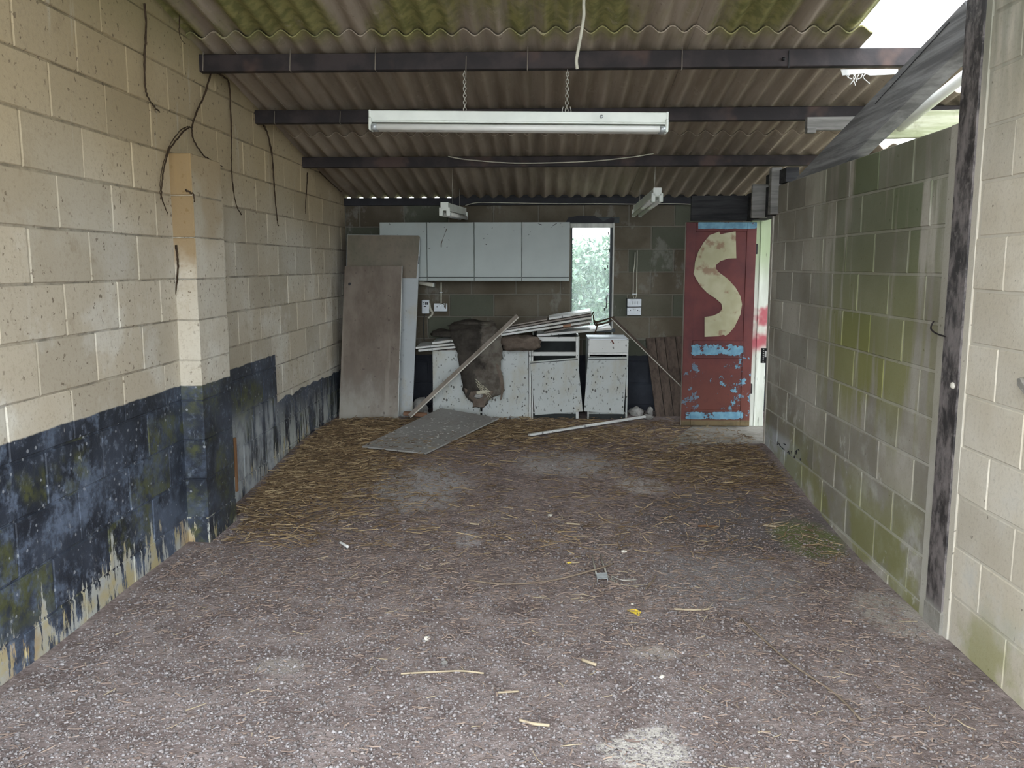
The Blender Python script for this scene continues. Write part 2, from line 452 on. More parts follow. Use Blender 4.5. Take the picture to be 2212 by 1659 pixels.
MT = {}
def MAT(k):
    if k not in MT: MT[k] = {
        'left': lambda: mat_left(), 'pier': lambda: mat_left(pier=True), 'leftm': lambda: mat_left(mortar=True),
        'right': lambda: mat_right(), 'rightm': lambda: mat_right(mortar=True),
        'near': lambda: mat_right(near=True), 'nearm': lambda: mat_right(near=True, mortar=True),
        'back': mat_back, 'backm': lambda: mat_back(True), 'roof': mat_roof, 'steel': mat_steel, 'column': mat_column,
        'floor': mat_floor, 'door': mat_door, 'letter': mat_letter, 'jamb': mat_jamb, 'leaf': mat_leaf,
        'rafter': lambda: mat_wood('weathered_rafter_timber', (.15, .15, .155), (.36, .36, .37), (1.5, .35, 7)),
        'dark_timber': lambda: mat_wood('near_black_timber', (.022, .022, .024), (.055, .055, .058), (.6, 3, 8)),  # near-black timber, for the lintel and boards around the doorway and the eaves
        'grey_timber': lambda: mat_wood('grey_timber', (.15, .145, .135), (.29, .28, .265), (.6, 3, 8)),
        'moss_timber': lambda: mat_wood('mossy_pale_beam', (.24, .26, .15), (.42, .42, .32), (.6, 3, 6), dirt=(.12, .12, .06)),
        'brown_plank': lambda: mat_wood('dark_brown_plank', (.055, .040, .032), (.105, .078, .062), (9, 9, .8)),
        'brown_block': lambda: mat_wood('red_brown_offcut', (.22, .12, .075), (.33, .19, .12), (.8, 6, 6)),
        'lath': lambda: mat_wood('brown_lath', (.18, .09, .04), (.28, .15, .08), (9, 9, .8)),
        'pale_lath': lambda: mat_wood('pale_limed_lath', (.40, .41, .36), (.55, .56, .5), (9, 9, .8)),
        'cab': lambda: mat_laminate('white_cabinet_laminate', .12, (.37, .415, .40), streaky=False, specks=.0),
        'cab_dirty': lambda: mat_laminate('mud_speckled_laminate', .34, (.46, .49, .48), specks=.85),
        'shelf': lambda: mat_laminate('grimy_white_shelf', .18, (.62, .63, .61), specks=.7, streaky=False),
        'shelf_dark': lambda: mat_laminate('sooty_shelf', .7, (.20, .19, .18), brown=True),
        'dark_int': lambda: mat_plain('dark_cabinet_lining', (.035, .040, .040), .7),
        'panel_brown': lambda: mat_panel(),
        'panel_white': lambda: mat_laminate('pale_blue_white_panel', .2, (.42, .45, .46), specks=.3, streaky=False),
        'panel_back': lambda: mat_laminate('olive_stained_panel', .6, (.12, .108, .072), brown=True, specks=.2, streaky=False),
        'board_grey': lambda: mat_laminate('dusty_grey_board', .2, (.30, .29, .275), brown=True, specks=.4),
        'white_metal': lambda: mat_plain('white_enamel', (.66, .69, .64), .4, .5, 0, .06, 5),
        'tube': lambda: mat_plain('frosted_tube_glass', (.70, .70, .67), .2, .5, 0, .04, 4),
        'plastic': lambda: mat_plain('white_plastic', (.62, .66, .70), .4, .5, 0, .05, 20),
        'black': lambda: mat_plain('black_plastic', (.012, .012, .013), .5),
        'galv': lambda: mat_plain('galvanised_steel', (.46, .49, .50), .4, .5, .5, .12, 30),
        'chain': lambda: mat_plain('dull_chain_steel', (.45, .43, .38), .45, .5, .4),
        'cable': lambda: mat_plain('dirty_white_cable', (.50, .48, .40), .6),
        'darkcable': lambda: mat_plain('dark_cable', (.05, .05, .05), .6),
        'root': lambda: mat_plain('dry_root', (.050, .034, .022), .9, .1, 0, .3, 40),
        'cobweb': lambda: mat_plain('dirty_cobweb', (.11, .09, .07), .95, .05),
        'carpet': lambda: mat_carpet(), 'mud': lambda: mat_mud('dried_mud', (.105, .082, .066), (.17, .135, .11)),
        'mesh': lambda: mat_plain('frayed_backing', (.50, .47, .37), .9, .1),
        'rubble': lambda: mat_mud('grey_rubble', (.20, .19, .18), (.36, .35, .33)),
        'pole': lambda: mat_wood('grey_brown_trim', (.16, .135, .11), (.27, .235, .20), (3, 3, .6)),
        'pole_edge': lambda: mat_plain('pale_trim_edge', (.50, .47, .41), .6),
        'framedark': lambda: mat_plain('dark_window_steel', (.035, .042, .045), .6, .4),
        'framewhite': lambda: mat_wood('flaking_white_frame', (.42, .42, .40), (.6, .6, .56), (6, 6, 1)),
        'concrete': lambda: mat_mud('threshold_concrete', (.26, .245, .215), (.36, .34, .31)),
        'straw': lambda: mat_island('dry_straw', [(.13, .085, .05), (.22, .145, .08), (.10, .068, .045), (.36, .25, .135), (.16, .11, .068), (.58, .44, .26), (.12, .08, .05)], .7),
        'chips': lambda: mat_island('rotted_litter', [(0.168, 0.123, 0.107), (0.286, 0.211, 0.176), (0.126, 0.097, 0.088), (0.420, 0.317, 0.254), (0.218, 0.167, 0.156)], .9),
        'gravel': lambda: mat_island('mixed_gravel', [(.19, .168, .168), (.31, .285, .29), (.14, .122, .12), (.40, .375, .38), (.23, .20, .195), (.34, .30, .285)], .8),
        'stone': lambda: mat_plain('white_stone', (.66, .62, .54), .8, .3, 0, .1, 30),
        'yellow': lambda: mat_plain('yellow_plastic', (.70, .52, .06), .35, .5, 0, .1, 30),
        'strawpale': lambda: mat_plain('pale_straw', (.44, .36, .25), .7),
        'twig': lambda: mat_plain('dead_twig', (.22, .17, .125), .85),
        'white': lambda: mat_plain('flaked_white', (.70, .70, .68), .7),
        'red': lambda: mat_plain('red_label', (.12, .03, .02), .6),
        'ink': lambda: mat_plain('black_marker', (.03, .03, .035), .8),
        'ground': lambda: mat_mud('yard_ground', (.24, .24, .22), (.34, .335, .31)),
        'grass': lambda: mat_mud('rough_grass', (.09, .13, .04), (.17, .21, .08)),
    }[k]()
    return MT[k]
def mat_panel():
    N = NT('brown_stained_panel'); V = N.obj(); X, Y, Z = N.sep(V)
    n1 = N.noise(N.sc(V, (1.2, 1, .55)), 3.0, 6, .7)
    col = N.mix(N.rg(n1, .3, .7), (.115, .088, .068), (.20, .165, .135))
    low = N.rg(N.add(Z, N.mul(N.sub(n1, .5), 1.6)), .55, -.05)
    col = N.mix(N.mul(low, .8), col, (.36, .34, .30))
    ver = N.rg(N.noise(N.sc(V, (7, 1, .6)), 1.4, 4), .58, .72)
    col = N.mix(N.mul(ver, .4), col, (.32, .285, .24))
    col = N.mix(N.mul(N.rg(N.noise(V, 26, 3), .66, .72), .5), col, (.05, .035, .03))
    return N.done(col, .6, .3)
def mat_mud(name, a, b):
    N = NT(name); V = N.pos()
    n1 = N.noise(V, 9, 5, .65)
    col = N.mix(N.rg(n1, .35, .65), a, b)
    N.bump(N.noise(V, 35, 5, .7), .8, .01)
    return N.done(col, .95, .15)
def mat_carpet():
    N = NT('mouldy_carpet'); P = N.pos(); X, Y, Z = N.sep(P)
    n1 = N.noise(P, 5, 5, .65)
    col = N.mix(N.rg(n1, .35, .65), (.035, .031, .027), (.075, .066, .057))
    side = N.rg(N.add(X, N.mul(N.sub(n1, .5), .45)), -.66, -.58)
    col = N.mix(N.mul(side, .9), col, N.mix(N.rg(N.noise(P, 12, 4), .35, .65), (.10, .085, .072), (.185, .168, .142)))
    N.bump(N.noise(P, 60, 4, .7), .9, .008)
    return N.done(col, 1.0, .05)

# ------------------------------------------------------------------ mesh helpers
def mesh_of(name, verts, faces, mat, smooth=False):
    me = bpy.data.meshes.new(name)
    me.from_pydata([tuple(v) for v in verts], [], faces)
    me.materials.append(MAT(mat) if isinstance(mat, str) else mat)
    if smooth:
        me.polygons.foreach_set('use_smooth', [True] * len(me.polygons))
    me.update()
    return me
def link(name, me, parent=None, loc=(0, 0, 0)):
    o = bpy.data.objects.new(name, me)
    COL.objects.link(o)
    o.location = loc
    if parent is not None: attach(o, parent)
    return o
def wloc(o):
    p = Vector(o.location)
    while o.parent: o = o.parent; p += Vector(o.location)
    return p
def attach(o, parent):
    o.location = Vector(o.location) - wloc(parent)
    o.parent = parent
def tag(o, label=None, cat=None, group=None, kind=None):
    if label: o['label'] = label
    if cat: o['category'] = cat
    if group: o['group'] = group
    if kind: o['kind'] = kind
    return o
def thing(name, loc, label, cat, group=None):
    o = bpy.data.objects.new(name, None); COL.objects.link(o)
    o.location = loc; o.empty_display_size = .05
    return tag(o, label, cat, group)
def struct(name, loc=(0, 0, 0)):
    o = bpy.data.objects.new(name, None); COL.objects.link(o); o.location = loc
    o['kind'] = 'structure'; return o
def obj(name, verts, faces, mat, parent=None, smooth=False, origin=None):
    verts = [Vector(v) for v in verts]
    if origin is None:
        lo = Vector([min(v[i] for v in verts) for i in range(3)]); hi = Vector([max(v[i] for v in verts) for i in range(3)])
        origin = Vector(((lo.x + hi.x) / 2, (lo.y + hi.y) / 2, lo.z))
    me = mesh_of(name, [v - Vector(origin) for v in verts], faces, mat, smooth)
    return link(name, me, parent, origin)
def bevelled(me, off, seg=1):
    if off <= 0: return
    bm = bmesh.new(); bm.from_mesh(me)
    bmesh.ops.recalc_face_normals(bm, faces=bm.faces)
    ed = [e for e in bm.edges if len(e.link_faces) == 2 and e.calc_face_angle(0) > .5]
    bmesh.ops.bevel(bm, geom=ed, offset=off, segments=seg, affect='EDGES', profile=.5)
    bm.to_mesh(me); bm.free(); me.update()
BOXF = [(0, 1, 2, 3), (7, 6, 5, 4), (0, 4, 5, 1), (1, 5, 6, 2), (2, 6, 7, 3), (3, 7, 4, 0)]
def box(name, lo, hi, mat, parent=None, bev=.003, seg=1):
    x0, y0, z0 = lo; x1, y1, z1 = hi
    v = [(x0, y0, z0), (x0, y1, z0), (x1, y1, z0), (x1, y0, z0), (x0, y0, z1), (x0, y1, z1), (x1, y1, z1), (x1, y0, z1)]
    o = obj(name, v, BOXF, mat, parent)
    bevelled(o.data, bev, seg); return o
def slab(name, quad, thick, mat, parent=None, bev=.002, n=None):
    """prism: polygon in space, thickened away from its front along -n"""
    q = [Vector(p) for p in quad]
    if n is None:
        n = (q[1] - q[0]).cross(q[-1] - q[0]).normalized()
    n = Vector(n).normalized() * thick
    k = len(q)
    v = q + [p - n for p in q]
    f = [tuple(range(k)), tuple(range(2 * k - 1, k - 1, -1))] + [(i, i + k, (i + 1) % k + k, (i + 1) % k) for i in range(k)]
    o = obj(name, v, f, mat, parent)
    bm = bmesh.new(); bm.from_mesh(o.data); bmesh.ops.recalc_face_normals(bm, faces=bm.faces); bm.to_mesh(o.data); bm.free()
    if bev: bevelled(o.data, bev)
    return o
def beam(name, p0, p1, w, h, mat, parent=None, up=(0, 0, 1), bev=.004):
    p0, p1 = Vector(p0), Vector(p1)
    d = (p1 - p0).normalized(); s = d.cross(Vector(up)).normalized(); u = s.cross(d)
    v = []
    for p in (p0, p1):
        for a, b in ((-1, -1), (1, -1), (1, 1), (-1, 1)):
            v.append(p + s * a * w / 2 + u * b * h / 2)
    o = obj(name, v, [(0, 1, 2, 3), (7, 6, 5, 4), (0, 4, 5, 1), (1, 5, 6, 2), (2, 6, 7, 3), (3, 7, 4, 0)], mat, parent)
    bm = bmesh.new(); bm.from_mesh(o.data); bmesh.ops.recalc_face_normals(bm, faces=bm.faces); bm.to_mesh(o.data); bm.free()
    bevelled(o.data, bev); return o
def tube_geo(pts, r, n=6, closed=False):
    pts = [Vector(p) for p in pts]
    rr = r if hasattr(r, '__len__') else [r] * len(pts)
    V, Fc = [], []
    K = len(pts)
    prev = None
    for i, p in enumerate(pts):
        a = pts[(i - 1) % K] if (closed or i > 0) else p
        b = pts[(i + 1) % K] if (closed or i < K - 1) else p
        t = (b - a).normalized() if (b - a).length > 1e-9 else Vector((0, 0, 1))
        ref = prev if prev is not None else (Vector((0, 0, 1)) if abs(t.z) < .9 else Vector((1, 0, 0)))
        s = ref - t * ref.dot(t)
        if s.length < 1e-6: s = Vector((1, 0, 0)) - t * t.x
        s.normalize(); prev = s
        u = t.cross(s)
        for k in range(n):
            an = 2 * math.pi * k / n
            V.append(p + (s * math.cos(an) + u * math.sin(an)) * rr[i])
    for i in range(K if closed else K - 1):
        j = (i + 1) % K
        for k in range(n):
            Fc.append((i * n + k, i * n + (k + 1) % n, j * n + (k + 1) % n, j * n + k))
    if not closed:
        Fc.append(tuple(range(n - 1, -1, -1))); Fc.append(tuple((K - 1) * n + k for k in range(n)))
    return V, Fc
def tube(name, pts, r, mat, parent=None, n=6, smooth=True, closed=False):
    V, Fc = tube_geo(pts, r, n, closed)
    return obj(name, V, Fc, mat, parent, smooth)
def spline(pts, per=6):
    P = [Vector(p) for p in pts]; out = []
    for i in range(len(P) - 1):
        a = P[max(i - 1, 0)]; b = P[i]; c = P[i + 1]; d = P[min(i + 2, len(P) - 1)]
        for k in range(per):
            t = k / per
            out.append(.5 * ((2 * b) + (c - a) * t + (2 * a - 5 * b + 4 * c - d) * t * t + (3 * b - a - 3 * c + d) * t ** 3))
    out.append(P[-1]); return out
def blob(name, c, r, mat, parent=None, seed=0, amp=.35, freq=2.0, sub=2, flat=None):
    bm = bmesh.new(); bmesh.ops.create_icosphere(bm, subdivisions=sub, radius=1)
    for v in bm.verts:
        k = 1 + amp * mnoise.noise(v.co * freq + Vector((seed * 3.7, seed, 0)))
        v.co = Vector((v.co.x * r[0], v.co.y * r[1], v.co.z * r[2])) * k
        if flat is not None and v.co.z < flat * r[2]: v.co.z = flat * r[2]
    V = [v.co + Vector(c) for v in bm.verts]; Fc = [tuple(x.index for x in f.verts) for f in bm.faces]
    bm.free()
    return obj(name, V, Fc, mat, parent, smooth=sub > 1)

# ------------------------------------------------------------------ blockwork
def clip_poly(poly, a, b, c):          # keep a*u+b*z<=c
    out = []
    for i in range(len(poly)):
        p, q = poly[i], poly[(i + 1) % len(poly)]
        dp, dq = a * p[0] + b * p[1] - c, a * q[0] + b * q[1] - c
        if dp <= 0: out.append(p)
        if (dp < 0 < dq) or (dq < 0 < dp):
            t = dp / (dp - dq); out.append((p[0] + t * (q[0] - p[0]), p[1] + t * (q[1] - p[1])))
    return out
def rect_minus(r, h):
    u0, u1, z0, z1 = r; a0, a1, b0, b1 = h
    if a0 >= u1 or a1 <= u0 or b0 >= z1 or b1 <= z0: return [r]
    out = []
    if a0 > u0: out.append((u0, a0, z0, z1))
    if a1 < u1: out.append((a1, u1, z0, z1))
    m0, m1 = max(u0, a0), min(u1, a1)
    if b0 > z0: out.append((m0, m1, z0, b0))
    if b1 < z1: out.append((m0, m1, b1, z1))
    return out
def area(p): return abs(sum(p[i][0] * p[(i + 1) % len(p)][1] - p[(i + 1) % len(p)][0] * p[i][1] for i in range(len(p)))) / 2
BCACHE = {}
def lay_blocks(parent, axis, face, u0, u1, zj, zmin, zmax, mat, course=.225, length=.45, holes=(), clip=None, phase=0.0, joint=.010, proud=.0, lean=0.0022, depth=.05):
    """axis 'L' (faces +X), 'R' (faces -X), 'B' (faces -Y), 'P' pier (faces +X) ; zj: height of one bed joint"""
    k0 = math.floor((zmin - zj) / course); z = zj + k0 * course; ci = k0
    w = Vector((0, 0, 0))
    while z < zmax - .02:
        za, zb = max(z, zmin), min(z + course, zmax)
        st = u0 - length + ((phase + (length / 2 if ci % 2 else 0)) - u0) % length
        u = st
        while u < u1 - .005:
            ua, ub = max(u, u0), min(u + length, u1)
            if ub - ua > .02 and zb - za > .02:
                rects = [(ua, ub, za, zb)]
                for h in holes: rects = [q for r in rects for q in rect_minus(r, h)]
                for (a, b, c, d) in rects:
                    if b - a < .03 or d - c < .03: continue
                    j = joint / 2
                    poly = [(a + j, c + j), (b - j, c + j), (b - j, d - j), (a + j, d - j)]
                    if clip: poly = clip_poly(poly, *clip)
                    if len(poly) < 3 or area(poly) < .0012: continue
                    put_block(parent, axis, face, poly, mat, proud, depth, lean)
            u += length
        z += course; ci += 1
def put_block(parent, axis, face, poly, mat, proud, depth, lean):
    cu = sum(p[0] for p in poly) / len(poly); cz = sum(p[1] for p in poly) / len(poly)
    rel = [(round(p[0] - cu, 3), round(p[1] - cz, 3)) for p in poly]
    key = (axis, mat, depth, tuple(rel), rng.randrange(4))
    if key not in BCACHE:
        ch = .004; n = len(rel)
        rr = random.Random(hash(key[3:]) & 0xffff)
        def w(u, z, d):
            if axis in 'LP': return (d, u, z)
            if axis == 'R': return (-d, u, z)
            if axis == 'B': return (u, -d, z)
        V = []
        jit = [(rr.uniform(-.0022, .0022), rr.uniform(-.0018, .0018)) for _ in rel]
        for (p, jj) in zip(rel, jit): V.append(w(p[0] + jj[0], p[1] + jj[1], -depth))
        for (p, jj) in zip(rel, jit): V.append(w(p[0] + jj[0], p[1] + jj[1], -ch))
        for (p, jj) in zip(rel, jit):
            L = math.hypot(*p) or 1
            V.append(w(p[0] + jj[0] - math.copysign(ch, p[0]) , p[1] + jj[1] - math.copysign(ch, p[1]), rr.uniform(-.0008, .0008)))
        Fc = []
        for i in range(n):
            k = (i + 1) % n
            Fc.append((i, k, n + k, n + i)); Fc.append((n + i, n + k, 2 * n + k, 2 * n + i))
        Fc.append(tuple(range(2 * n, 3 * n)))
        if axis in 'RB':
            pass
        me = mesh_of('block', V, Fc, mat)
        bm = bmesh.new(); bm.from_mesh(me); bmesh.ops.recalc_face_normals(bm, faces=bm.faces)
        f = max(bm.faces, key=lambda q: q.calc_area() if len(q.verts) == n else 0)
        fr = bm.faces[:] [-1]
        want = Vector(w(0, 0, 1)); bm.faces.ensure_lookup_table()
        if bm.faces[len(Fc) - 1].normal.dot(want) < 0: bmesh.ops.reverse_faces(bm, faces=bm.faces)
        bm.to_mesh(me); bm.free()
        BCACHE[key] = me
    d = proud + rng.uniform(-lean, lean)
    if axis in 'LP': loc = (face + d, cu, cz)
    elif axis == 'R': loc = (face - d, cu, cz)
    else: loc = (cu, face - d, cz)
    o = bpy.data.objects.new('block', BCACHE[key]); COL.objects.link(o)
    o.location = Vector(loc) - wloc(parent); o.parent = parent
    return o
def wall_body(name, axis, face, polys, mat, back=.12, front=-.0045):
    """mortar bed behind the blocks: convex polygons in (u,z), extruded"""
    V, Fc = [], []
    for poly in polys:
        n = len(poly); b = len(V)
        for d in (front, front - back):
            for (u, z) in poly:
                V.append((face + d, u, z) if axis == 'L' else (face - d, u, z) if axis == 'R' else (u, face - d, z))
        Fc.append(tuple(b + i for i in range(n))); Fc.append(tuple(b + n + i for i in reversed(range(n))))
        for i in range(n): Fc.append((b + i, b + n + i, b + n + (i + 1) % n, b + (i + 1) % n))
    o = obj(name, V, Fc, mat)
    bm = bmesh.new(); bm.from_mesh(o.data); bmesh.ops.recalc_face_normals(bm, faces=bm.faces); bm.to_mesh(o.data); bm.free()
    o['kind'] = 'structure'
    return o
def R(u0, u1, z0, z1): return [(u0, z0), (u1, z0), (u1, z1), (u0, z1)]

Y_FRONT = 0.6
ZB = -.25
PIER_Y0, PIER_Y1, PIER_D = 4.64, 5.07, .12
def build_walls():
    rl = lambda y: roof_line(y) + .06
    # left
    wl = wall_body('wall_left', 'L', XL, [[(Y_FRONT, ZB), (YB + .12, ZB), (YB + .12, rl(YB + .12)), (Y_FRONT, rl(Y_FRONT))]], 'leftm', front=-.005)
    cl = (.157, 1.0, 2.252 + .157 * 8.711 + .06)
    lay_blocks(wl, 'L', XL, 1.6, YB, 1.526, -.05, 3.3, 'left', course=.2245, clip=cl, phase=onX(74, 690, XL).y, joint=.009, lean=.002)
    # pier bonded to it
    pr = box('pier', (XL - .01, PIER_Y0 + .004, ZB), (XL + PIER_D - .004, PIER_Y1 - .004, 2.190), 'leftm', wl, bev=.0)
    z = 1.526 - 7 * .2245
    while z < 2.19 - .05:
        v = box('block', (XL - .004, PIER_Y0, z + .003), (XL + PIER_D + rng.uniform(-.002, .002), PIER_Y1, min(2.197, z + .2245 - .003)), 'pier', wl, bev=.004)
        z += .2245
    # back wall with the window opening
    win = (WX0, WX1, WZ0, WZ1)
    ztop = roof_line(YB) - .05
    polys = [R(XL - .12, WX0, ZB, ztop), R(WX1, 3.2, ZB, ztop), R(WX0, WX1, ZB, WZ0), R(WX0, WX1, WZ1, ztop)]
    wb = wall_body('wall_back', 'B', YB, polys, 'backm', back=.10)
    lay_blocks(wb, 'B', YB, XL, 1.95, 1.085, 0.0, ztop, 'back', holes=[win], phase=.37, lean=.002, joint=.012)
    # partition on the right, ten courses high, ending at the doorway
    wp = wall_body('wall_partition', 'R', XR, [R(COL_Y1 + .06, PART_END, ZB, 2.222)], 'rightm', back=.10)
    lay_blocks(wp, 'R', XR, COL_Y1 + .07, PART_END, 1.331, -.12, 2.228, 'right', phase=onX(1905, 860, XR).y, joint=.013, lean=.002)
    fil = box('mortar_fillet', (XR - .006, COL_Y1 - .01, ZB), (XR + .08, COL_Y1 + .075, 2.222), MAT('rightm'), wp, bev=.002)
    # near right wall to the roof
    wr = wall_body('wall_right', 'R', XR, [[(Y_FRONT, ZB), (COL_Y0 - .02, ZB), (COL_Y0 - .02, rl(COL_Y0)), (Y_FRONT, rl(Y_FRONT))]], 'nearm', back=.10)
    lay_blocks(wr, 'R', XR, 1.6, COL_Y0 - .04, 1.494, -.2, 3.3, 'near', clip=cl, phase=onX(2162, 690, XR).y, joint=.011, lean=.0015)
    box('mortar_fillet', (XR - .004, COL_Y0 - .05, ZB), (XR + .08, COL_Y0 + .008, rl(COL_Y0) - .02), MAT('nearm'), wr, bev=.002)
COL_Y0, COL_Y1 = 3.80, 3.965
PART_END = 7.06
WX0, WX1, WZ0, WZ1 = onY(1233, 600, YB).x, onY(1323, 600, YB).x, .955, onY(1280, 490, YB).z
build_walls()

def light_block_wall():  # unseen wall, added so that only low light reaches the doorway
    V = R(.6, 7.0, ZB, 2.3)
    o = wall_body('wall_light_block', 'R', 3.75, [V, R(8.2, 8.9, ZB, 2.3)], 'nearm', back=.12)
light_block_wall()

# steel column between the two right walls
def build_column():
    c = struct('trim_1', (XR, COL_Y0, 0))
    # I section: front flange, web, rear flange
    box('flange', (XR - .012, COL_Y0, .02), (XR + .004, COL_Y1, 3.05), 'column', c, bev=.003)
    box('web', (XR + .004, (COL_Y0 + COL_Y1) / 2 - .005, .02), (XR + .10, (COL_Y0 + COL_Y1) / 2 + .005, 3.05), 'column', c, bev=0)
    box('flange', (XR + .10, COL_Y0, .02), (XR + .115, COL_Y1, 3.05), 'column', c, bev=.003)
    box('footing', (XR - .016, COL_Y0 - .01, ZB), (XR + .12, COL_Y1 + .012, .035), 'concrete', c, bev=.01)
    h = onX(2044, 718, XR)
    tube('bent_nail', spline([h + Vector((-.015, .10, .045)), h + Vector((-.03, .09, .01)), h + Vector((-.02, .03, -.012)), h + Vector((0, -.06, -.02))], 4), .004, 'steel', c)
    h = onX(2064, 833, XR)
    blob('concrete_nub', (h.x - .012, h.y, h.z), (.012, .02, .016), 'stone', c, 3)
build_column()

# chipped recess with a root end in the near wall
def wall_flake():
    p = onX(2203, 845, XR - .01)
    o = slab('hanging_flake', [onX(2196, 818, XR - .02), onX(2203, 816, XR - .02), onX(2222, 850, XR - .02), onX(2222, 866, XR - .02), onX(2196, 832, XR - .02)], .014, 'concrete', None, .002, n=(-1, 0, 0))
    tag(o, 'thin peeling flake of render hanging on the right blockwork beyond the column', 'render flake')
wall_flake()

# ------------------------------------------------------------------ floor and yard
def build_floor():
    nx, ny = 90, 190
    xs = np.linspace(-2.2, 2.3, nx); ys = np.linspace(-.4, 9.0, ny)
    V = [(x, y, floor_z(x, y)) for y in ys for x in xs]
    Fc = [(j * nx + i, j * nx + i + 1, (j + 1) * nx + i + 1, (j + 1) * nx + i) for j in range(ny - 1) for i in range(nx - 1)]
    o = obj('floor', V, Fc, 'floor', smooth=True, origin=(0, 0, 0)); o['kind'] = 'structure'
    o = obj('ground', [(-40, -40, -.16), (40, -40, -.16), (40, 8.75, -.16), (-40, 8.75, -.16)], [(0, 1, 2, 3)], 'ground'); o['kind'] = 'structure'
    o = obj('ground_behind', [(-40, 8.75, -.1), (40, 8.75, -.1), (40, 60, -.1), (-40, 60, -.1)], [(0, 1, 2, 3)], 'grass'); o['kind'] = 'structure'
    t = onF(1470, 945)
    q = [onF(1440, 962), onF(1648, 958), onF(1662, 926), onF(1500, 920)]
    q = [Vector((p.x, p.y, .145)) for p in q]
    s = slab('trim_2', [q[0], q[1], Vector((2.3, 7.1, .145)), Vector((2.3, 7.9, .145)), q[3]], .08, 'concrete', None, .004, n=(0, 0, 1)); s['kind'] = 'structure'
build_floor()

# ------------------------------------------------------------------ roof
PITCH, AMP = .128, .019
def build_roof():
    ce = struct('ceiling', (0, 5, 2.9))
    A = PITCH
    def sheet(x0, nw, y0, y1, dz, mis=0.0, tear=None):
        per = 8; K = int(nw * per) + 1
        xs = [x0 + nw * A * i / (K - 1) for i in range(K)]
        V = []; th = .007
        rows = 5
        for r in range(rows):
            for side in (0, 1):
                for i, x in enumerate(xs):
                    ys = y0
                    if tear and r == 0: ys = y0 + tear * (.5 + .5 * mnoise.noise(Vector((x * 14, y0, 1))))
                    y = ys + (y1 - ys) * r / (rows - 1)
                    z = roof_line(y) + AMP + .004 + AMP * math.cos(2 * math.pi * (x - 1.71) / A) + dz + mis * (x - x0)
                    V.append((x, y, z + th * side))
        Fc = []
        st = 2 * K
        for r in range(rows - 1):
            for i in range(K - 1):
                a = r * st + i
                Fc.append((a, a + st, a + st + 1, a + 1))
                b = a + K
                Fc.append((b, b + 1, b + st + 1, b + st))
            a = r * st; Fc.append((a, a + K, a + K + st, a + st))
            a = r * st + K - 1; Fc.append((a, a + st, a + K + st, a + K))
        for i in range(K - 1):
            Fc.append((i, i + 1, i + K + 1, i + K))
            e = (rows - 1) * st; Fc.append((e + i, e + i + K, e + i + K + 1, e + i + 1))
        o = obj('roof_sheet', V, Fc, 'roof', ce, smooth=False)
        for p in o.data.polygons: p.use_smooth = True
        o.data.update()
        try:
            o.data.set_sharp_from_angle(angle=math.radians(50))
        except Exception: pass
        return o
    W = 7 * A
    for r, (y0, y1, dz) in enumerate(((.35, 2.75, .046), (2.60, 5.20, .030), (4.95, 6.95, .012), (6.71, 8.78, .0))):
        for c in range(-5, 0):
            xa = 1.71 + c * W
            lap = 0 if c == -1 and r < 2 else A * .55
            n = 7 if lap == 0 else 7.5
            if xa < -2.9: continue
            sheet(xa, n, y0 + rng.uniform(-.015, .015), y1, dz + (.0 if c % 2 else .004), rng.uniform(-.003, .003))
    # the bay over the partition: broken, partly missing
    sheet(1.71, 7.4, .35, 2.75, .046)
    sheet(1.71, 7, 5.36, 6.86, .010, tear=.10)
    sheet(1.71, 5.0, 6.71, 8.78, .001)
    sheet(1.71 + W, 7, 5.85, 6.72, .004, tear=.04)
    sheet(1.71 + W * 1.9, 3, 6.05, 8.78, .0, tear=.05)
    sheet(1.71 + 5.0 * A, 8.5, 7.05, 8.78, .0, tear=.06)  # added cover beside the doorway, cuts the sky light on the door
    sheet(1.71 + W * 1.9 + 2.5 * A, 7, 5.0, 8.98, .006)
    # purlins
    def purlin(y, x0, x1, h=.098, w=.055):
        top = roof_line(y) + .006
        o = box('purlin', (x0, y - w / 2, top - h), (x1, y + w / 2, top), 'steel', ce, bev=.004)
        return top - h
    purlin(5.15, XL - .06, 2.9); purlin(6.10, XL - .06, 3.6, .09); purlin(7.24, XL - .06, 3.6, .085)
    purlin(3.0, XL - .06, 3.6); purlin(1.2, XL - .06, 3.6)
    # splice line and bolt on the lit purlin
    p = onY(1692, 128, 5.12)
    tube('bolt', [p + Vector((0, .01, 0)), p + Vector((0, -.012, 0))], .010, 'black', ce, 8)
    p = onY(1703, 128, 5.121)
    box('splice_plate', (p.x, 5.116, p.z - .047), (p.x + .006, 5.124, p.z + .047), 'black', ce, 0)
    # wall plate on the back wall
    box('wall_plate', (XL, YB - .03, roof_line(YB) - .060), (1.95, YB + .02, roof_line(YB - .03) + .010), 'ink', ce, .003)
    box('eaves_filler', (-.93, YB - .02, roof_line(YB) - .03), (1.95, YB + .03, roof_line(YB) + .040), 'dark_timber', ce, .003)
    # hook bolts hanging down the purlin faces
    for (px, pa, pb, y) in ((439, 112, 152, 5.115), (627, 106, 152, 5.115), (811, 102, 150, 5.115), (1007, 120, 165, 5.115), (1140, 100, 150, 5.115), (1474, 100, 148, 5.115), (593, 240, 266, 6.06), (735, 240, 266, 6.06)):
        a, b = onY(px, pa, y), onY(px - 1, pb, y)
        tube('hook_bolt', [a, b, b + Vector((0, .05, -.004))], .003, 'pole', ce, 5)
    # big timber rafter beside the partition
    def raf(pa, pb, pc, pd):
        v = [Vector(q) for q in (pa, pb, pc, pd)]
        return slab('rafter', v, .10, 'rafter', ce, .006, n=(-1, 0, 0))
    X0 = 1.826
    lo0, lo1 = onX(2112, 65, X0), onX(1802, 374, X0)
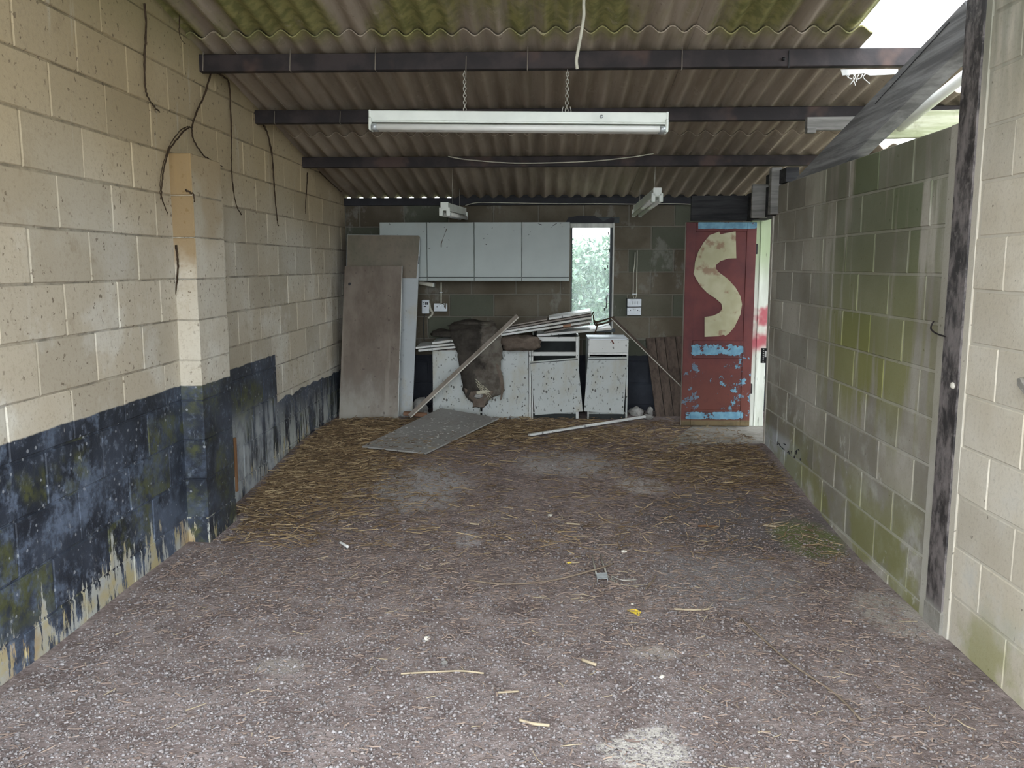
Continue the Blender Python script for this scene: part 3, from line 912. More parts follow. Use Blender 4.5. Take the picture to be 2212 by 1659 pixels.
    up0, up1 = onX(2084, 0, X0), onX(1775, 325, X0)
    def ext(a, b, t): return a + (b - a) * t
    raf(ext(lo0, lo1, .0), ext(lo0, lo1, 1.45), ext(up0, up1, 1.4), ext(up0, up1, .0))
    # split running along the timber
    a, b = onX(2050, 50, X0 - .002), onX(1890, 225, X0 - .002)
    slab('timber_split', [a, a + Vector((0, 0, .006)), b + Vector((0, 0, .004)), b], .002, 'ink', ce, 0, n=(-1, 0, 0))
    # timber offcut under the second purlin
    a, b = onY(1741, 268, 6.02), onY(1880, 266, 6.02)
    beam('rail', a, b, .05, .085, 'grey_timber', ce)
    a = onY(1742, 281, 6.0); box('packer', (a.x, 5.98, a.z - .02), (a.x + .06, 6.03, a.z + .01), 'grey_timber', ce)
    # pale mossy beam and pipe in the next bay
    a, b = onY(1880, 268, 5.75), onY(2130, 262, 5.75)
    beam('beam', Vector((2.15, 5.75, a.z - .01)), Vector((3.3, 5.75, b.z)), .06, .165, 'moss_timber', ce)
    a, b = onX(1962, 260, 2.25), onX(2086, 162, 2.25)
    tube('pipe', [a + (a - b) * .3, b + (b - a) * .6], .032, 'tube', ce, 10)
    # white strip and strands painted in for the sky slit under the first purlin
    a = onY(1850, 156, 5.3)
    slab('sky_slit_strip', [onY(1816, 150, 5.34), onY(1940, 149, 5.34), onY(1940, 160, 5.34), onY(1880, 163, 5.34), onY(1866, 158, 5.34), onY(1820, 163, 5.34)], .006, 'white', ce, 0, n=(0, -1, 0))
    for k in range(7):
        q = onY(1828 + k * 7, 160, 5.335)
        tube('slit_strand', spline([q, q + Vector((rng.uniform(-.02, .02), 0, -.02)), q + Vector((rng.uniform(-.03, .03), 0, -.02 - rng.uniform(0, .05)))], 3), .0025, 'white', ce, 4)
    # timber upright, plate and lintel over the doorway
    up = onY(1684, 470, PART_END - .03)
    box('upright', (XR - .06, PART_END - .12, 2.0), (XR + .02, PART_END - .04, 2.36), 'grey_timber', ce)
    box('rail_end', (XR + .0, PART_END - .30, 2.232), (XR + .10, PART_END + .30, 2.34), 'dark_timber', ce)
    box('lintel', (XR - .02, PART_END - .06, 1.995), (XR + .12, 7.95, 2.235), 'dark_timber', ce)
    box('plate', (XR - .13, 7.26, 1.99), (XR + .0, 7.30, 2.26), 'grey_timber', ce)
    box('door_head_board', (1.30, 7.90, 2.0), (1.95, 7.94, 2.22), 'dark_timber', ce)
build_roof()

# ------------------------------------------------------------------ window
def build_window():
    w = struct('window_1', ((WX0 + WX1) / 2, YB, WZ0))
    f = .018
    yb0, yb1 = YB + .015, YB + .065
    box('frame_side', (WX0 - .004, yb0, WZ0), (WX0 + .014, yb1, WZ1), 'framedark', w)
    box('frame_side', (WX1 - .03, YB - .002, WZ0), (WX1 - .004, yb1, WZ1 + .03), 'framedark', w)
    box('frame_edge', (WX1 - .004, YB - .012, WZ0 - .08), (WX1 + .012, YB + .03, WZ1 + .04), 'framewhite', w)
    box('frame_head', (WX0 - .01, YB - .004, WZ1 - .01), (WX1 + .01, yb1, WZ1 + .035), 'framewhite', w)
    box('lintel', (WX0 - .03, YB - .008, WZ1 + .035), (WX1 + .06, YB + .03, WZ1 + .095), 'framedark', w, .004)
    box('sill', (WX0 - .03, YB - .07, WZ0 - .02), (WX1 + .03, YB + .10, WZ0 + .012), 'framedark', w, .004)
    # broken mortar above the head
    pts = [(1222, 480), (1228, 470), (1250, 466), (1285, 467), (1297, 473), (1303, 478), (1320, 470), (1328, 472), (1325, 482)]
    slab('broken_render', [onY(x, y, YB - .010) for x, y in pts], .02, 'ink', w, 0, n=(0, -1, 0))
    gl = NT('window_haze_veil')  # added veil that whitens the view; the opening itself has no glass
    for nd in (gl.bsdf,): gl.t.nodes.remove(nd)
    tr = gl.n('ShaderNodeBsdfTransparent'); tl = gl.n('ShaderNodeBsdfTranslucent'); mx = gl.n('ShaderNodeMixShader')
    tl.inputs[0].default_value = (.80, .90, .92, 1)
    gl.put(mx.inputs[0], gl.m('MULTIPLY_ADD', gl.noise(gl.pos(), 6, 4), .06, .03))
    gl.t.links.new(tr.outputs[0], mx.inputs[1]); gl.t.links.new(tl.outputs[0], mx.inputs[2])
    out = [k for k in gl.t.nodes if k.type == 'OUTPUT_MATERIAL'][0]
    gl.t.links.new(mx.outputs[0], out.inputs['Surface'])
    box('pane', (WX0 + .012, YB + .040, WZ0 + .01), (WX1 - .028, YB + .043, WZ1 - .008), gl.mat, w, 0)
    # hinge stubs and the stay
    for (px, py, s) in ((1318, 555, .05), (1316, 636, .05)):
        p = onY(px, py, YB)
        box('hinge', (p.x - .02, YB + .0, p.z - .012), (p.x + .03, YB + .03, p.z + .012), 'galv', w)
    tube('stay', spline([onY(1314, 636, YB + .01), onY(1311, 642, YB + .01), onY(1310, 660, YB + .01), onY(1308, 666, YB + .01)], 4), .006, 'framedark', w)
    # shards left along the edge
    for (px, py) in ((1316, 545), (1312, 580), (1306, 585), (1309, 650), (1305, 672), (1314, 508)):
        p = onY(px, py, YB + .02)
        a = rng.uniform(-.6, .6)
        slab('shard', [p, p + Vector((.012 + .01 * a, 0, .008)), p + Vector((.006, 0, .035)), p + Vector((-.006, 0, .03))], .003, 'framedark', w, 0, n=(0, -1, 0))
build_window()

# ------------------------------------------------------------------ door and its frame
def build_door():
    px0, px1 = 1477, 1630
    x0, x1 = onY(px0, 700, DOOR_Y).x, onY(px1, 700, DOOR_Y).x - .012
    zt, zb = onY(1550, 480, DOOR_Y).z, .155
    d = struct('door_1', ((x0 + x1) / 2, DOOR_Y, zb))
    y0, y1 = DOOR_Y, DOOR_Y + .042
    zf = lambda py: onY(1550, py, DOOR_Y).z
    ml, mr = zf(738), zf(772)
    sw = .085
    box('stile', (x0, y0, zb), (x0 + sw, y1, zt), 'door', d)
    box('stile', (x1 - sw, y0, zb), (x1, y1, zt), 'door', d)
    box('top_rail', (x0 + sw, y0, zf(500)), (x1 - sw, y1, zt), 'door', d)
    box('lock_rail', (x0 + sw, y0, mr - .01), (x1 - sw, y1, ml + .01), 'door', d)
    box('bottom_rail', (x0 + sw, y0, zb), (x1 - sw, y1, zf(885)), 'door', d)
    box('panel', (x0 + sw - .005, y0 + .009, ml), (x1 - sw + .005, y1 - .010, zf(499)), 'door', d, 0)
    box('panel', (x0 + sw - .005, y0 + .009, zf(887)), (x1 - sw + .005, y1 - .010, mr), 'door', d, 0)
    box('edge_strip', (x0 - .006, y0 + .002, zb), (x0, y1 - .002, zt), 'pole', d, .001)
    S = [(608, 203), (612, 372), (560, 374), (512, 390), (484, 415), (483, 436), (505, 462), (560, 503), (607, 556), (638, 610), (648, 662), (638, 725), (600, 805), (562, 848), (543, 860), (535, 852), (500, 862), (413, 866), (413, 742), (465, 734), (505, 716), (524, 690), (518, 656), (482, 625), (430, 590), (388, 548), (362, 505), (343, 468), (349, 440), (352, 400), (372, 335), (405, 275), (446, 226), (470, 218), (505, 205), (512, 222), (560, 212)]
    P2 = [onY(1380 + x / 2.91, 430 + y / 2.91, DOOR_Y + .003) for x, y in S]
    o = slab('painted_letter', [Vector((p.x, DOOR_Y - .0015, p.z)) for p in P2], .0105, 'letter', d, 0, n=(0, -1, 0))
    o['label'] = 'large cream painted letter S'
    # hinges
    for z in (.45, 1.7): box('hinge', (x1 - .004, y0 + .004, z), (x1 + .016, y1, z + .09), 'steel', d)
    # frame of the doorway
    fr = struct('trim_3', (XR, 7.8, .1))
    jx0 = XR - .005
    box('far_jamb', (jx0 + .01, 7.80, .10), (XR + .17, 7.86, 2.01), 'jamb', fr)
    box('stop_bead', (jx0 + .085, 7.785, .10), (jx0 + .10, 7.80, 2.0), 'jamb', fr, .002)
    box('near_jamb', (XR - .004, PART_END, .10), (XR + .05, PART_END + .035, 2.0), 'pole_edge', fr)
    p = onY(1649, 767, 7.2)
    q0, q1 = onY(1643, 784, 7.12), onY(1656, 752, 7.12)
    k = box('keep_plate', (q0.x, 7.11, q0.z), (q1.x, 7.125, q1.z), 'black', fr, .001)
    for i in range(7):
        z = q0.z + (q1.z - q0.z) * (i + .5) / 7
        tube('hole', [(q0.x + .018, 7.112, z), (q0.x + .018, 7.108, z)], .005, 'white', k, 8)
    box('slot', (q0.x + .028, 7.107, q0.z + .05), (q0.x + .042, 7.111, q0.z + .10), 'white', k, 0)
build_door()

# marker scribble at the foot of the partition
def scribble():
    strokes = [[(1680, 954.5), (1679.3, 961)], [(1682.5, 957.5), (1684.5, 962), (1686.5, 965)], [(1687, 965), (1693.5, 971)], [(1693, 958.5), (1697.5, 961)], [(1700.5, 978), (1704, 975), (1705, 981)], [(1709.5, 975), (1711, 980)], [(1716, 984.5), (1715.6, 990)], [(1719, 976), (1721, 972), (1719.5, 981)], [(1724, 971), (1726, 973)], [(1729, 990), (1728.6, 995)]]
    w = bpy.data.objects['wall_partition']
    for s in strokes:
        tube('marker_stroke', [onX(x, y, XR - .003) for x, y in s], .004, 'ink', w, 4)
scribble()

# ------------------------------------------------------------------ lights
def fluorescent(name, p0, p1, label, tubes=2, w=.062, h=.058, group='dead fluorescent battens'):
    p0, p1 = Vector(p0), Vector(p1)
    t = thing(name, (p0 + p1) / 2, label, 'light fitting', group)
    d = (p1 - p0).normalized(); s = d.cross(Vector((0, 0, 1))).normalized(); u = s.cross(d)
    beam('body', p0, p1, w, h, 'white_metal', t, bev=.003)
    lp = beam('reflector_lip', p0 - u * (h / 2 + .004) + d * .002, p1 - u * (h / 2 + .004) - d * .002, w * 1.12, .010, 'white_metal', t, bev=.002)
    for k in range(tubes):
        off = s * ((k - (tubes - 1) / 2) * .062) - u * (h / 2 + .036)
        tb = tube('lamp_tube', [p0 + off + d * .03, p1 + off - d * .03], .019, 'tube', t, 12)
        for e, dd in ((p0, 1), (p1, -1)):
            tube('tube_cap', [e + off + d * dd * .012, e + off + d * dd * .045], .0195, 'galv', tb, 12)
    for e, dd in ((p0, 1), (p1, -1)):
        ec = beam('end_cap', e - d * dd * .004, e + d * dd * .008, w * 1.08, h * 1.1, 'white_metal', t, bev=.002)
        for k in range(tubes):
            off = s * ((k - (tubes - 1) / 2) * .062) - u * (h / 2 + .018)
            beam('lamp_holder', e + off - d * dd * .004, e + off + d * dd * .014, .034, .075, 'white_metal', ec, up=u, bev=.006)
    return t
def chain(parent, top, bot, n):
    top, bot = Vector(top), Vector(bot)
    ch = None
    for i in range(n):
        a = top.lerp(bot, i / n); b = top.lerp(bot, (i + 1) / n); c = (a + b) / 2; L = (b - a).length * .72
        side = Vector((1, 0, 0)) if i % 2 else Vector((0, 1, 0))
        pts = [c + Vector((0, 0, 1)) * math.sin(an) * L + side * math.cos(an) * .0085 for an in np.linspace(0, 2 * math.pi, 9)[:-1]]
        tube('chain_link', pts, .0024, 'chain', parent, 5, closed=True)
def build_lights():
    FY = 5.15
    ZP = roof_line(FY) + .006 - .098 + .004
    a, b = onY(800, 251, FY), onY(1441, 256, FY)
    m = fluorescent('fluorescent_light', a, b, 'long white fluorescent batten hung by a chain below the roof', 2)
    ct = onY(1226, 152, FY); cb = onY(1224, 242, FY)
    chain(m, (ct.x, FY, ZP), (cb.x, FY, cb.z), 12)
    c2 = onY(1004, 240, FY)
    chain(m, (c2.x, FY, ZP), (c2.x, FY, c2.z), 12)
    k = onY(1299, 252, FY - .034)
    tube('fixing_screw', [k, k + Vector((0, -.008, 0))], .010, 'galv', m, 10)
    hx = (ct.x)
    tube('hook', spline([(cb.x - .02, FY, cb.z + .03), (cb.x - .025, FY, cb.z - .0), (cb.x, FY, cb.z - .012), (cb.x + .025, FY, cb.z), (cb.x + .02, FY, cb.z + .03)], 4), .0025, 'chain', m, 5)
    a = onY(960, 445, 7.40); b = onY(1000, 456, 8.55)
    m2 = fluorescent('fluorescent_light', a, b, 'short twin-tube fluorescent batten above the white wall cabinets', 2)
    tube('drop_wire', [a + Vector((.06, .1, .02)), Vector((a.x + .06, a.y + .1, roof_line(7.5) + .012))], .002, 'chain', m2, 4)
    b2 = a.lerp(b, .8); tube('drop_wire', [b2, Vector((b2.x, b2.y, roof_line(b2.y) + .012))], .002, 'chain', m2, 4)
    a = onY(1420, 414, 7.20); b = onY(1376, 450, 8.50)
    m3 = fluorescent('fluorescent_light', a, b, 'short twin-tube fluorescent batten hanging between the window and the red door', 2)
    for t in (.12, .85):
        q = a.lerp(b, t); tube('drop_wire', [q, Vector((q.x, q.y, roof_line(q.y) + .012))], .002, 'chain', m3, 4)
build_lights()

# ------------------------------------------------------------------ wall cabinets
def build_wall_cabinets():
    Yf = 8.40
    edges = [onY(px, 540, Yf).x for px in (820, 922, 1024, 1127, 1231)]
    zt, zb = onY(1000, 480, Yf).z, onY(1000, 600, Yf).z
    zr = onY(1000, 607, Yf).z
    labels = ['white wall cabinet mostly hidden behind the tall stained panels',
              'white wall cabinet next to the tall stained panels with a cobweb strand on its door',
              'white wall cabinet with a plain clean door between its matching neighbours',
              'white wall cabinet beside the window with black specks along its top']
    for i in range(4):
        x0, x1 = edges[i], edges[i + 1]
        t = thing('wall_cabinet', ((x0 + x1) / 2, (Yf + YB) / 2, zr), labels[i], 'cabinet', 'row of white wall cabinets')
        box('body', (x0 + .001, Yf + .019, zb - .004), (x1 - .001, YB + .004, zt), 'cab', t, .002)
        dz = (0, .004, 0, .002)[i]
        dr = box('door', (x0 + .0035, Yf, zb + .006 + dz * .3), (x1 - .0035, Yf + .018, zt - .001), 'cab', t, .0025)
        if i == 1:
            tube('cobweb_strand', [onY(965, 494, Yf - .003), onY(962, 502, Yf - .003), onY(957, 515, Yf - .003), onY(953, 526, Yf - .003), onY(953, 534, Yf - .003)], [.004, .002, .0012, .005, .004], 'cobweb', dr, 5)
        if i == 3:
            for (px, py, a) in ((1165, 484, .3), (1196, 487, -.5), (1168, 485, .4), (1200, 484, -.4)):
                p = onY(px, py, Yf - .001)
                tube('speck', [p + Vector((-.012, 0, .012 * a)), p + Vector((.012, 0, -.012 * a))], [.001, .003], 'ink', dr, 4)
        for _ in range(5):
            q = Vector((rng.uniform(x0 + .03, x1 - .03), Yf - .001, zt - abs(rng.gauss(.02, .12)))); q.z = max(q.z, zb + .03)
            tube('speck', [q, q + Vector((rng.uniform(-.012, .012), 0, rng.uniform(-.012, .012)))], [.001, rng.uniform(.0015, .004)], 'ink', dr, 4)
        pl = box('pelmet', (x0 + .002, Yf + .003, zr), (x1 - .002, Yf + .022, zb), 'cab', t, .002)
        box('finger_groove', (x0 + .004, Yf + .006, zb - .003), (x1 - .004, Yf + .012, zb + .006), 'dark_int', t, 0)
build_wall_cabinets()

# ------------------------------------------------------------------ base cabinets
BY = 8.10
def carcass(t, x0, x1, z0, z1, y0=BY + .02, y1=8.62, mat='cab_dirty'):
    th = .016
    box('side_panel', (x0, y0, z0), (x0 + th, y1, z1), mat, t, .001)
    box('side_panel', (x1 - th, y0, z0), (x1, y1, z1), mat, t, .001)
    box('bottom_panel', (x0 + th, y0, z0 + .1), (x1 - th, y1, z0 + .1 + th), mat, t, .001)
    box('back_panel', (x0 + th, y1 - .01, z0 + .02), (x1 - th, y1, z1), 'dark_int', t, 0)
    box('plinth', (x0 + .002, y0 + .05, z0), (x1 - .002, y0 + .065, z0 + .1), 'dark_int', t, 0)
def px_slab(name, pts, Y, thick, mat, parent, bev=.002):
    return slab(name, [onY(x, y, Y) for x, y in pts], thick, mat, parent, bev, n=(0, -1, 0))
def build_base_cabinets():
    g = 'wrecked base cabinets under the window'
    x0, x1 = onY(934, 800, BY).x, onY(1147, 800, BY).x
    zt = onY(1040, 757, BY).z
    t = thing('base_cabinet', ((x0 + x1) / 2, 8.35, .10), 'double-door white base cabinet with mud specks and a rotten carpet over it', 'cabinet', g)
    carcass(t, x0, x1, .09, zt)
    box('top_rail', (x0 + .016, BY + .02, zt - .02), (x1 - .016, 8.6, zt), 'shelf_dark', t, .001)
    px_slab('door', [(935, 914), (1037, 914), (1038, 757), (935, 757)], BY, .018, 'cab_dirty', t)
    px_slab('door', [(1042, 914), (1142.5, 914), (1141.5, 758), (1040, 757)], BY, .018, 'cab_dirty', t)
    px_slab('edge_strip', [(1143, 906), (1146.6, 906), (1146.6, 758), (1143, 758)], BY + .0172, .003, 'shelf', t, 0)
    # drawer unit without its drawer
    x0, x1 = onY(1148, 800, BY).x, onY(1251, 800, BY).x
    zt = onY(1200, 727, BY).z
    t = thing('base_cabinet', ((x0 + x1) / 2, 8.35, .10), 'white base cabinet with its drawer gone and its door hanging crooked', 'cabinet', g)
    carcass(t, x0, x1, .09, zt)
    px_slab('front_rail', [(1149, 737), (1244, 737), (1244, 728), (1149, 728)], BY + .02, .03, 'shelf', t)
    px_slab('front_rail', [(1149, 768.5), (1244, 768.5), (1244, 760.5), (1149, 760.5)], BY + .02, .03, 'shelf', t)
    px_slab('edge_strip', [(1244, 905), (1250, 905), (1249, 728), (1244, 728)], BY + .015, .02, 'shelf', t)
    px_slab('edge_strip', [(1148, 906), (1151, 906), (1151, 740), (1148, 740)], BY + .0172, .003, 'shelf', t, 0)
    dr = px_slab('door', [(1155.5, 897), (1259, 889), (1248, 773), (1145, 781)], BY - .002, .018, 'cab_dirty', t)
    px_slab('finger_groove', [(1145.3, 785.5), (1248.3, 777.5), (1248.1, 776), (1145.1, 784)], BY - .004, .004, 'dark_int', dr, 0)
    # narrow unit with a drawer front
    x0, x1 = onY(1270, 800, BY).x, onY(1357, 800, BY).x
    zt = onY(1310, 733, BY).z
    t = thing('base_cabinet', ((x0 + x1) / 2, 8.35, .10), 'narrow white base cabinet with closed drawer and scratched tilting door', 'cabinet', g)
    carcass(t, x0, x1, .09, zt)
    box('top_panel', (x0, BY + .02, zt - .012), (x1, 8.62, zt + .004), 'plastic', t, .002)  # bluish top colour carries the light falling on it
    df = px_slab('drawer_front', [(1271, 762), (1357, 762), (1358, 735), (1272, 735)], BY, .018, 'shelf', t)
    px_slab('tape_mark', [(1324, 743), (1327, 742), (1323, 735), (1320, 735)], BY - .002, .002, 'red', df, 0)
    px_slab('front_rail', [(1271, 766), (1356, 766), (1356, 763), (1271, 763)], BY + .004, .02, 'white', t, .001)
    dr = px_slab('door', [(1261, 888.5), (1347, 895), (1355.5, 771), (1270, 770)], BY, .018, 'cab_dirty', t)
    px_slab('finger_groove', [(1271, 777), (1354, 778), (1354, 776.5), (1271, 775.5)], BY - .002, .004, 'dark_int', dr, 0)
    px_slab('finger_groove', [(1271, 772.5), (1351, 771), (1351, 769.5), (1271, 771)], BY - .002, .004, 'dark_int', dr, 0)
build_base_cabinets()

# loose shelves heaped on the cabinets
def shelf_board(pl, pr, Y, th_px, depth, label, mat='shelf', group='loose shelves heaped on the base cabinets', dy=0.0, cat='board', name='loose_shelf'):
    th = th_px * Y / F_PX
    a, b = onY(*pl, Y), onY(*pr, Y + dy)
    n = Vector((0, 0, 1))
    d = (b - a).normalized()
    up = (n - d * n.dot(d)).normalized() * th
    back = Vector((0, depth, .012))
    v = [a, b, b + up, a + up, a + back, b + back, b + up + back, a + up + back]
    o = obj(name, v, [(0, 1, 2, 3), (7, 6, 5, 4), (4, 5, 1, 0), (5, 6, 2, 1), (6, 7, 3, 2), (7, 4, 0, 3)], mat)
    bm = bmesh.new(); bm.from_mesh(o.data); bmesh.ops.recalc_face_normals(bm, faces=bm.faces); bm.to_mesh(o.data); bm.free()
    bevelled(o.data, .0015)
    return tag(o, label, cat, group)
def build_shelves():
    shelf_board((1160, 727.4), (1321, 712.6), 8.12, 5, .36, 'grimy white shelf lying lowest across the drawerless cabinet and up to the sill')
    shelf_board((1176, 719.6), (1275, 701.2), 8.16, 3, .30, 'sooty dark shelf wedged under the pair of white shelves', 'shelf_dark')
    s = shelf_board((1079, 726.5), (1280, 697), 8.06, 4.4, .30, 'white shelf with a brown stained notch, lower of a tilted pair')
    p = [onY(1217, 708, 8.058), onY(1233, 705.5, 8.058), onY(1233, 699.5, 8.058), onY(1216, 702, 8.058)]
    slab('stain_patch', p, .002, 'brown_block', s, 0, n=(0, -1, 0))
    shelf_board((1081, 720.5), (1279, 688.5), 8.07, 4.6, .32, 'white shelf with clean edge, upper of a tilted pair by the window')
    shelf_board((1090, 713), (1278, 681), 8.09, 3.5, .30, 'blackened shelf sandwiched near the top of the tilted heap', 'shelf_dark')
    shelf_board((1186, 691.2), (1277, 676.2), 8.11, 4.5, .26, 'pale dusty shelf topmost on the tilted heap by the window')
    shelf_board((1091, 707.3), (1182, 691.6), 8.13, 3, .22, 'thin dark batten lying on the back of the tilted heap', 'shelf_dark')
    g = 'short shelves stacked beside the tall panels'
    shelf_board((904, 760), (986, 752), 8.04, 4.6, .35, 'short white shelf lowest in the stack beside the carpet', 'shelf', g)
    shelf_board((898, 754), (985, 745), 8.06, 4.4, .33, 'short white shelf with brown tape, second in the stack beside the carpet', 'shelf', g)
    shelf_board((934, 744), (981, 738), 8.08, 4.8, .30, 'short white shelf topmost in the stack beside the carpet', 'shelf', g)
    shelf_board((965, 757), (990, 756.8), 8.09, 1.8, .3, 'thin brown board under the short shelf stack', 'shelf_dark', g)
    # twiggy debris at the heap's end
    for k, (a, b, c) in enumerate((((1282, 690), (1290, 702), (1284, 722)), ((1281.5, 680), (1283, 694), (1287, 704)), ((1284, 697), (1305, 691.5), (1326, 684)), ((1288, 702), (1310, 697), (1329, 690)), ((1276, 684), (1281, 676), (1283, 673)))):
        o = tube('debris_twig', spline([onY(*p, y) for p, y in zip((a, b, c), ((8.10, 8.10, 8.10), (8.16, 8.16, 8.16), (8.26, 8.42, 8.66), (8.20, 8.40, 8.66), (8.22, 8.22, 8.22))[k])], 5), [.012 - .0006 * i for i in range(11)] if k in (2, 3) else .006, 'root', None, 6)
        tag(o, ('dark hanging bark strip', 'crooked black twig', 'thick dark branch reaching to the window frame', 'lower dark branch reaching to the window frame', 'short upright twig')[k] + ' at the end of the shelf heap', 'twig', 'dark twigs at the shelf heap')
build_shelves()

# rotten carpet
def build_carpet():
    rows = [(8.50, None, 980, 1075, 1.00), (8.40, None, 978, 1078, 1.03)]
    pts = [(692, 1000, 1062, 8.33), (697, 978, 1068, 8.24), (706, 971, 1074, 8.13), (718, 972, 1080, 8.045), (735, 978, 1084, 8.025), (755, 985, 1086, 8.02), (780, 991, 1084, 8.025), (805, 996, 1079, 8.03), (825, 999, 1082, 8.04), (840, 1001, 1088, 8.05), (851, 1003, 1086, 8.05), (858, 1010, 1064, 8.05), (868, 1020, 1052, 8.055), (879, 1023, 1045, 8.06)]
    NU = 26
    V = []
    grid = []
    first = pts[0]
    a, b = onY(first[1], first[0], first[3]), onY(first[2], first[0], first[3])
    grid.append((a + Vector((0, .2, -.06)), b + Vector((0, .2, -.06))))
    dense = []
    for i in range(len(pts) - 1):
        for k in range(3):
            t = k / 3; p, q = pts[i], pts[i + 1]
            dense.append(tuple(p[j] * (1 - t) + q[j] * t for j in range(4)))
    dense.append(pts[-1])
    for (py, xa, xb, Y) in dense: grid.append((onY(xa, py, Y), onY(xb, py, Y)))
    for r, (a, b) in enumerate(grid):
        for i in range(NU):
            t = i / (NU - 1); p = a.lerp(b, t)
            nn = mnoise.noise(Vector((p.x * 6, p.z * 5, 2))) + .6 * mnoise.noise(Vector((p.x * 17, p.z * 13, 8)))
            fold = .022 * math.sin(t * 9 + r * .12) * min(1, r / 8)
            p = p + Vector((0, -.010 + .018 * nn + fold * .6, .010 * nn if r > 2 else .012 * math.sin(t * 6)))
            edge = max(0, abs(t - .5) * 2 - .6) / .4
            p.x += edge * (.022 * mnoise.noise(Vector((0, p.z * 22, t * 5 + 1))) + .010 * mnoise.noise(Vector((3, p.z * 70, t * 5))))
            if r == len(grid) - 1: p.z += .02 * mnoise.noise(Vector((p.x * 60, 0, 0)))
            V.append(p)
    Fc = [(r * NU + i, r * NU + i + 1, (r + 1) * NU + i + 1, (r + 1) * NU + i) for r in range(len(grid) - 1) for i in range(NU - 1)]
    t = thing('rotten_carpet', onY(1040, 757, 8.2), 'rotten brown carpet draped over the double-door base cabinet with frayed backing', 'carpet')
    o = obj('pile', V, Fc, 'carpet', t, smooth=True)
    so = o.modifiers.new('thick', 'SOLIDIFY'); so.thickness = .012; so.offset = 0
    # frayed white backing threads
    for k in range(15):
        x, y = 1026 + k * 1.9, 818 + k * 1.6 + (k % 3) * 5
        a, b = onY(x, y, 8.0), onY(x + 11, y + 10 + (k % 4) * 3, 8.005)
        tube('backing_thread', [a, b], .0028, 'mesh', o, 4)
    px = [(1029, 846), (1050, 842), (1060, 846), (1046, 850), (1030, 851)]
    slab('backing_patch', [onY(x, y, 8.0) for x, y in px], .004, 'mesh', o, 0, n=(0, -1, 0))
    fl = [(1070, 784), (1079, 790), (1086, 812), (1089, 838), (1084, 862), (1080, 866), (1082, 845), (1080, 822), (1074, 803)]
    slab('torn_flap', [onY(x, y, 8.0) for x, y in fl], .012, 'mud', t, .002, n=(0, -1, 0))
    fl = [(1003, 838), (1020, 846), (1046, 843), (1066, 845), (1060, 856), (1050, 868), (1046, 880), (1022, 879), (1021, 866), (1012, 858), (1005, 850)]
    slab('torn_hem', [onY(x, y, 8.02) for x, y in fl], .014, 'mud', t, .004, n=(0, -1, 0))
    # tongue of black felt behind, bunched on the worktop edge
    fl = blob('felt_fold', onY(1016, 704, 8.25), (.20, .10, .05), 'carpet', t, 5, .5, 2.2, 3)
    ft = onY(958, 721.3, 8.28); blob('felt_fold', ft, (.12, .09, .045), 'carpet', t, 9, .4, 2.2, 3, flat=-.55)
    # pale torn knot at the bottom
    blob('torn_knot', onY(1033, 856, 8.02), (.045, .02, .022), 'rubble', t, 2, .6, 2.5, 3)
build_carpet()
def build_mud():
    c = onY(1125, 741, 8.10)
    o = blob('mud_cushion', (c.x, 8.08, c.z), (.175, .14, .068), 'mud', None, 4, .22, 2.0, 4, flat=-.72)
    for v in o.data.vertices:
        q = [v.co.x / .175, v.co.y / .14, (v.co.z - .05) / .068]
        L = max(1e-4, math.sqrt(sum(k * k for k in q))); M = (sum(abs(k / L) ** 4 for k in q)) ** .25
        w = Vector((v.co.x / M, v.co.y / M, (v.co.z - .05) / M + .05)) * 1.04
        n = mnoise.noise(Vector((w.x * 22, w.y * 22, w.z * 30))) * .012 + mnoise.noise(Vector((w.x * 55, w.y * 55, w.z * 60))) * .005
        v.co = w + Vector((0, -abs(n), n))
    xb = onY(1131, 741, BY).x; zt = onY(1040, 757, BY).z
    for v in o.data.vertices:                     # settles on the cabinet top; the overhanging end stays in front of the next carcass
        g = v.co + o.location
        if g.x > xb: g.y = min(g.y, BY + .004)
        g.z = max(g.z, zt - .002)
        v.co = g - o.location
    tag(o, 'flat mud-caked cushion lying on the double-door base cabinet', 'cushion')
build_mud()

